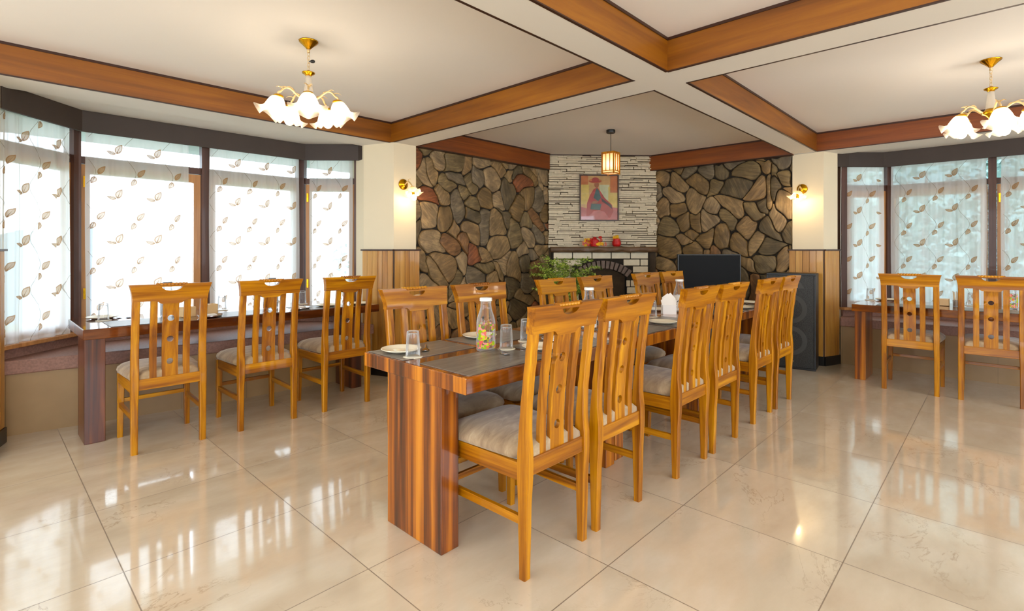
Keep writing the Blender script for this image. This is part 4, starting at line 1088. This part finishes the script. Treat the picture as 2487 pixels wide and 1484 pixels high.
# potted fern -------------------------------------------------------------
fern_m = plain('fern_leaf', srgb(116, 148, 36), .5, .35, 12); fern2_m = plain('fern_leaf_light', srgb(184, 200, 84), .5, .3, 12); clay_m = plain('clay_pot', srgb(120, 62, 36), .7); soil_m = plain('soil', srgb(40, 28, 18), .9)
t = thing('potted_fern', 'feathery green potted fern standing left of the fireplace', 'plant', (4.90, 3.80, 0))
q = MB(); q.lathe([(.001, 0), (.13, 0), (.17, .40), (.185, .40), (.185, .45), (.165, .45), (.155, .42), (.001, .42)], n=32, caps=False); q.build('pot', clay_m, t, smooth=True, angle=.7)
q = MB(); q.lathe([(.001, .435), (.16, .43)], n=24, caps=False); q.build('soil', soil_m, t)
rnd = random.Random(12); qs = MB(); ql = MB()
for k in range(58):
    a = rnd.uniform(0, 2*PI); R0 = rnd.uniform(.12, .44); zt = rnd.uniform(.86, 1.22) - .1*(R0/.44); pts = []
    for i in range(12):
        u = i/11; pts.append(Vector((R0*u**1.25*cos(a), R0*u**1.25*sin(a), .43+(zt-.43)*sin(u*PI*.56)/sin(PI*.56))))
    qs.tube(pts, [.003*(1-.7*i/11) for i in range(12)], 4)
    for i in range(4, 12):
        for sgn in (-1, 1):
            for rep in range(2):
                d = Vector((cos(a+sgn*rnd.uniform(.6, 1.5)), sin(a+sgn*rnd.uniform(.6, 1.5)), rnd.uniform(-.25, .45))).normalized(); Lf = rnd.uniform(.05, .10)
                p0 = pts[i]
                for j in range(7):
                    c = p0+d*Lf*(j+1)/7; s1 = rnd.uniform(.009, .016); e = Vector((rnd.uniform(-1, 1), rnd.uniform(-1, 1), rnd.uniform(-.4, 1))).normalized(); w = d.cross(e).normalized()*s1*.4
                    ql.add([c, c+e*s1*.6+w, c+e*s1*1.5, c+e*s1*.6-w], [(0, 1, 2, 3)], 0 if rnd.random() < .6 else 1)
qs.build('stem', fern_m, t); o = ql.build('foliage', [fern_m, fern2_m], t)

# television on a low cabinet -----------------------------------------------
TVX, TVY, TA = 5.70, 2.38, -.73
t = thing('tv_cabinet', 'low dark cabinet under the television', 'cabinet', (TVX, TVY, 0), TA-.05)
q = MB(); q.box(-.34, .34, -.16, .16, .06, .78); q.box(-.32, .32, -.14, .14, 0, .06); q.build('body', dark_leg, t, bevel=.004)
for s in (-1, 1):
    q = MB(); q.box(s*.168-.16, s*.168+.16, -.176, -.16, .09, .76); d = q.build('door', dark_leg, t, bevel=.002)
    q = MB(); q.tube([(s*.03, -.19, .42), (s*.03, -.19, .52)], .005, 8); q.build('handle', steel_m, d)
t = thing('television', 'flat black television before the right stone wall', 'television', (TVX, TVY, .78), TA-.05)
q = MB(); q.box(-.358, .358, -.02, .02, .035, .442); q.build('bezel', blackp_m, t, bevel=.004)
q = MB(); q.box(-.346, .346, -.0215, -.0195, .05, .43); q.build('screen', screen_m, t)
q = MB(); q.box(-.18, .18, -.09, .09, 0, .01); q.box(-.04, .04, -.015, .015, .01, .04); q.build('stand', blackp_m, t, bevel=.003)

# loudspeaker ------------------------------------------------------------
a = math.radians(97.5); dx, dy = cos(a), sin(a)
t = thing('loudspeaker', 'tall dark grey floor loudspeaker leaning by the right column', 'loudspeaker', (6.07, 1.40, 0), a)
SW, SH, SD = .47, 1.02, .26                       # local x along the front, -y into the wall side
q = MB(); q.box(0, SW, -SD, -.012, 0, SH); q.build('cabinet', blackp_m, t, bevel=.008)
q = MB(); q.box(0, SW, -.012, .012, 0, .022); q.box(0, SW, -.012, .012, SH-.022, SH); q.box(0, .018, -.012, .012, .022, SH-.022); q.box(SW-.018, SW, -.012, .012, .022, SH-.022); q.build('front_frame', blackp_m, t, bevel=.003)
q = MB(); q.box(.018, SW-.018, -.010, .002, .022, SH-.022); q.build('grille', grille_m, t)
ringm = plain('woofer_rim', srgb(62, 62, 60), .6)
for zc in (.30, .64):
    q = MB(); R = []
    for r, d in ((.155, .002), (.155, .006), (.11, .006), (.11, .002)): R.append([(SW/2+r*cos(2*PI*i/40), d, zc+r*sin(2*PI*i/40)) for i in range(40)])
    q.rings(R, caps=False); q.build('woofer', ringm, t, smooth=True, angle=.6)
q = MB(); q.add([(SW/2-.13, .0035, .86), (SW/2+.13, .0035, .86), (SW/2+.09, .0035, .93), (SW/2-.09, .0035, .93)], [(0, 1, 2, 3)]); q.build('horn', ringm, t)
q = MB(); q.box(SW/2-.03, SW/2+.03, .002, .005, .075, .09); q.build('badge', steel_m, t)

# ------------------------------------------------------------------ outside
eave_m = plain('eave_grey', srgb(150, 156, 164), .8, .03, 1)
m = MB(); m.prism([(-1.4, 5.60), (4.2, 5.60), (4.2, 6.5), (-1.4, 6.5)], 2.33, 2.45); struct(m.build('roof_eave', eave_m), 'grey concrete roof eave outside the left bay', 'roof')
m = MB(); m.prism([(7.45, -3.4), (8.3, -3.4), (8.3, 3.2), (7.45, 3.2)], 2.33, 2.45); struct(m.build('roof_eave', eave_m), 'grey concrete roof eave outside the right bay', 'roof')
grass_m = plain('hillside_green', srgb(110, 132, 96), .95, .15, .3)
def ridge(name, label, cx, cy, rx, ang, h, z0, mat, seed):
    m = MB(); N = 60; R = []
    for j in range(8):
        row = []
        for i in range(N+1):
            b = ang[0]+(ang[1]-ang[0])*i/N; r = rx*(1+.5*j/7)
            zz = z0+h*(j/7)**.8*(1+.5*mnoise(Vector((b*3, seed, j*.2)))+.18*mnoise(Vector((b*14, seed, j))))
            row.append((cx+r*cos(b), cy+r*sin(b), zz))
        R.append(row)
    m.rings(R, 0, caps=False, closed=False); return struct(m.build(name, mat, smooth=True), label, 'hill')
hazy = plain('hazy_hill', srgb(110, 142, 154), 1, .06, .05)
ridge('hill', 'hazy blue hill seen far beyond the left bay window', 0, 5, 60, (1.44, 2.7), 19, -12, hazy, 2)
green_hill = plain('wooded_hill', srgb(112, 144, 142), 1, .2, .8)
ridge('hill', 'wooded green slope added beyond the right bay window to cover bright sky', 5, 0, 26, (-.75, .62), 33, -8, green_hill, 6)  # slope added to block sky and tone down the right windows
m = MB(); m.box(-40, 60, 7, 70, -6.2, -6); m.box(9, 60, -50, 7, -6.2, -6); struct(m.build('ground', grass_m), 'grassy valley ground outside the windows', 'ground')
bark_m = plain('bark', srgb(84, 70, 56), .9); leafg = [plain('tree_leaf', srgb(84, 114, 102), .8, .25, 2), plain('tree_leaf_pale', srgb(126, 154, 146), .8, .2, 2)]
def tree(x, y, h, r, label, seed, n=2600):
    rnd = random.Random(seed); t = thing('tree', label, 'tree', (x, y, -6), 0, 'trees outside the bay windows')
    q = MB(); pts = [(0, 0, 0), (.1, .05, h*.3), (.05, .15, h*.6), (.2, .1, h*.92)]; q.tube(pts, [.28, .2, .12, .03], 8)
    for k in range(9):
        b = k*2.4; z = h*(.35+.06*k); q.tube([(.08, .1, z), (r*.4*cos(b), r*.4*sin(b), z+.6), (r*.75*cos(b), r*.75*sin(b), z+1.0)], [.07, .045, .015], 5)
    q.build('trunk', bark_m, t, smooth=True)
    q = MB(); blobs = [(rnd.uniform(-.6, .6)*r, rnd.uniform(-.6, .6)*r, h*rnd.uniform(.35, .95), r*rnd.uniform(.3, .5)) for _ in range(16)]
    for _ in range(n):
        bx, by, bz, br = rnd.choice(blobs); v = Vector((rnd.gauss(0, 1), rnd.gauss(0, 1), rnd.gauss(0, 1))).normalized()*br*rnd.uniform(.7, 1.05)
        c = Vector((bx, by, bz))+v; s = rnd.uniform(.09, .2); e = Vector((rnd.gauss(0, 1), rnd.gauss(0, 1), rnd.gauss(0, 1))).normalized(); w = e.cross(v).normalized()*s*.5
        q.add([c, c+e*s*.7+w, c+e*s*1.4, c+e*s*.7-w], [(0, 1, 2, 3)], 0 if rnd.random() < .6 else 1)
    q.build('foliage', leafg, t)
tree(14.5, 3.2, 9.6, 2.3, 'bushy green tree outside, behind the right bay left pane', 1, 4200)
tree(15.5, -1.6, 9.4, 2.6, 'bushy green tree outside the middle of the right bay', 2, 4200)
tree(20.5, 1.6, 10.6, 3.0, 'tall green tree farther back outside the right bay', 3, 4200)
tree(14.0, -6.4, 9.0, 2.4, 'green tree outside toward the right photo edge', 4, 2600)
tree(8.7, 13.0, 8.8, 1.8, 'green tree outside beside the left column window strip', 5)

# ------------------------------------------------------------------ light
w = bpy.data.worlds.new('sky'); bpy.context.scene.world = w; w.use_nodes = True; nt = w.node_tree; nt.nodes.clear()
o = nt.nodes.new('ShaderNodeOutputWorld'); bg = nt.nodes.new('ShaderNodeBackground'); tc = nt.nodes.new('ShaderNodeTexCoord'); sx = nt.nodes.new('ShaderNodeSeparateXYZ'); rp = nt.nodes.new('ShaderNodeValToRGB')
nt.links.new(tc.outputs['Generated'], sx.inputs[0]); nt.links.new(sx.outputs[2], rp.inputs[0])
rp.color_ramp.elements[0].position = 0; rp.color_ramp.elements[0].color = (.86, .93, 1, 1); rp.color_ramp.elements[1].position = .6; rp.color_ramp.elements[1].color = (.72, .84, 1, 1)
nt.links.new(rp.outputs[0], bg.inputs[0]); bg.inputs[1].default_value = WORLD = 6.5; nt.links.new(bg.outputs[0], o.inputs[0])
def portal(loc, rot, sx_, sy_):
    l = bpy.data.lights.new('portal', 'AREA'); l.shape = 'RECTANGLE'; l.size = sx_; l.size_y = sy_; l.cycles.is_portal = True
    ob = bpy.data.objects.new('window_portal', l); C.objects.link(ob); ob.location = loc; ob.rotation_euler = rot
def facing(dx, dy): return (PI/2, 0, math.atan2(dy, dx)+PI/2)      # emits along (dx,dy)
portal((1.47, 5.50, 1.46), facing(0, -1), 1.95, 1.7); portal((.22, 5.19, 1.46), facing(s2, -s2), .8, 1.7); portal((2.69, 5.24, 1.46), facing(-s2, -s2), .75, 1.7)
portal((7.36, .06, 1.46), facing(-1, 0), 1.9, 1.7); portal((7.13, 1.2, 1.46), facing(-s2, -s2), .7, 1.7)
portal((0.0, -2.78, 1.475), facing(0, 1), 3.2, 1.55); portal((3.8, -2.78, 1.475), facing(0, 1), 2.8, 1.55)  # portals for the added fill openings behind the camera
portal((-2.58, -.6, 1.475), facing(1, 0), 2.4, 1.55); portal((-2.58, 2.5, 1.475), facing(1, 0), 2.4, 1.55)

# ------------------------------------------------------------------ camera
cam = bpy.data.cameras.new('camera'); co = bpy.data.objects.new('camera', cam); C.objects.link(co); bpy.context.scene.camera = co
cam.sensor_width = 36; cam.lens = 36*1245/2487; cam.shift_y = -(742-607)/2487
co.location = (0, 0, 1.27); co.rotation_euler = (PI/2, 0, .762-PI/2); cam.clip_start = .02; cam.clip_end = 300
sc = bpy.context.scene
sc.view_settings.view_transform = 'Standard'; sc.view_settings.look = 'None'; sc.view_settings.gamma = 1; sc.view_settings.use_curve_mapping = False
sc.view_settings.exposure = .3
sc.cycles.use_denoising = True; sc.cycles.max_bounces = 10; sc.cycles.diffuse_bounces = 6; sc.cycles.glossy_bounces = 4; sc.cycles.transparent_max_bounces = 40; sc.cycles.transmission_bounces = 6
sc.cycles.sample_clamp_indirect = 8; sc.cycles.caustics_reflective = False; sc.cycles.caustics_refractive = False
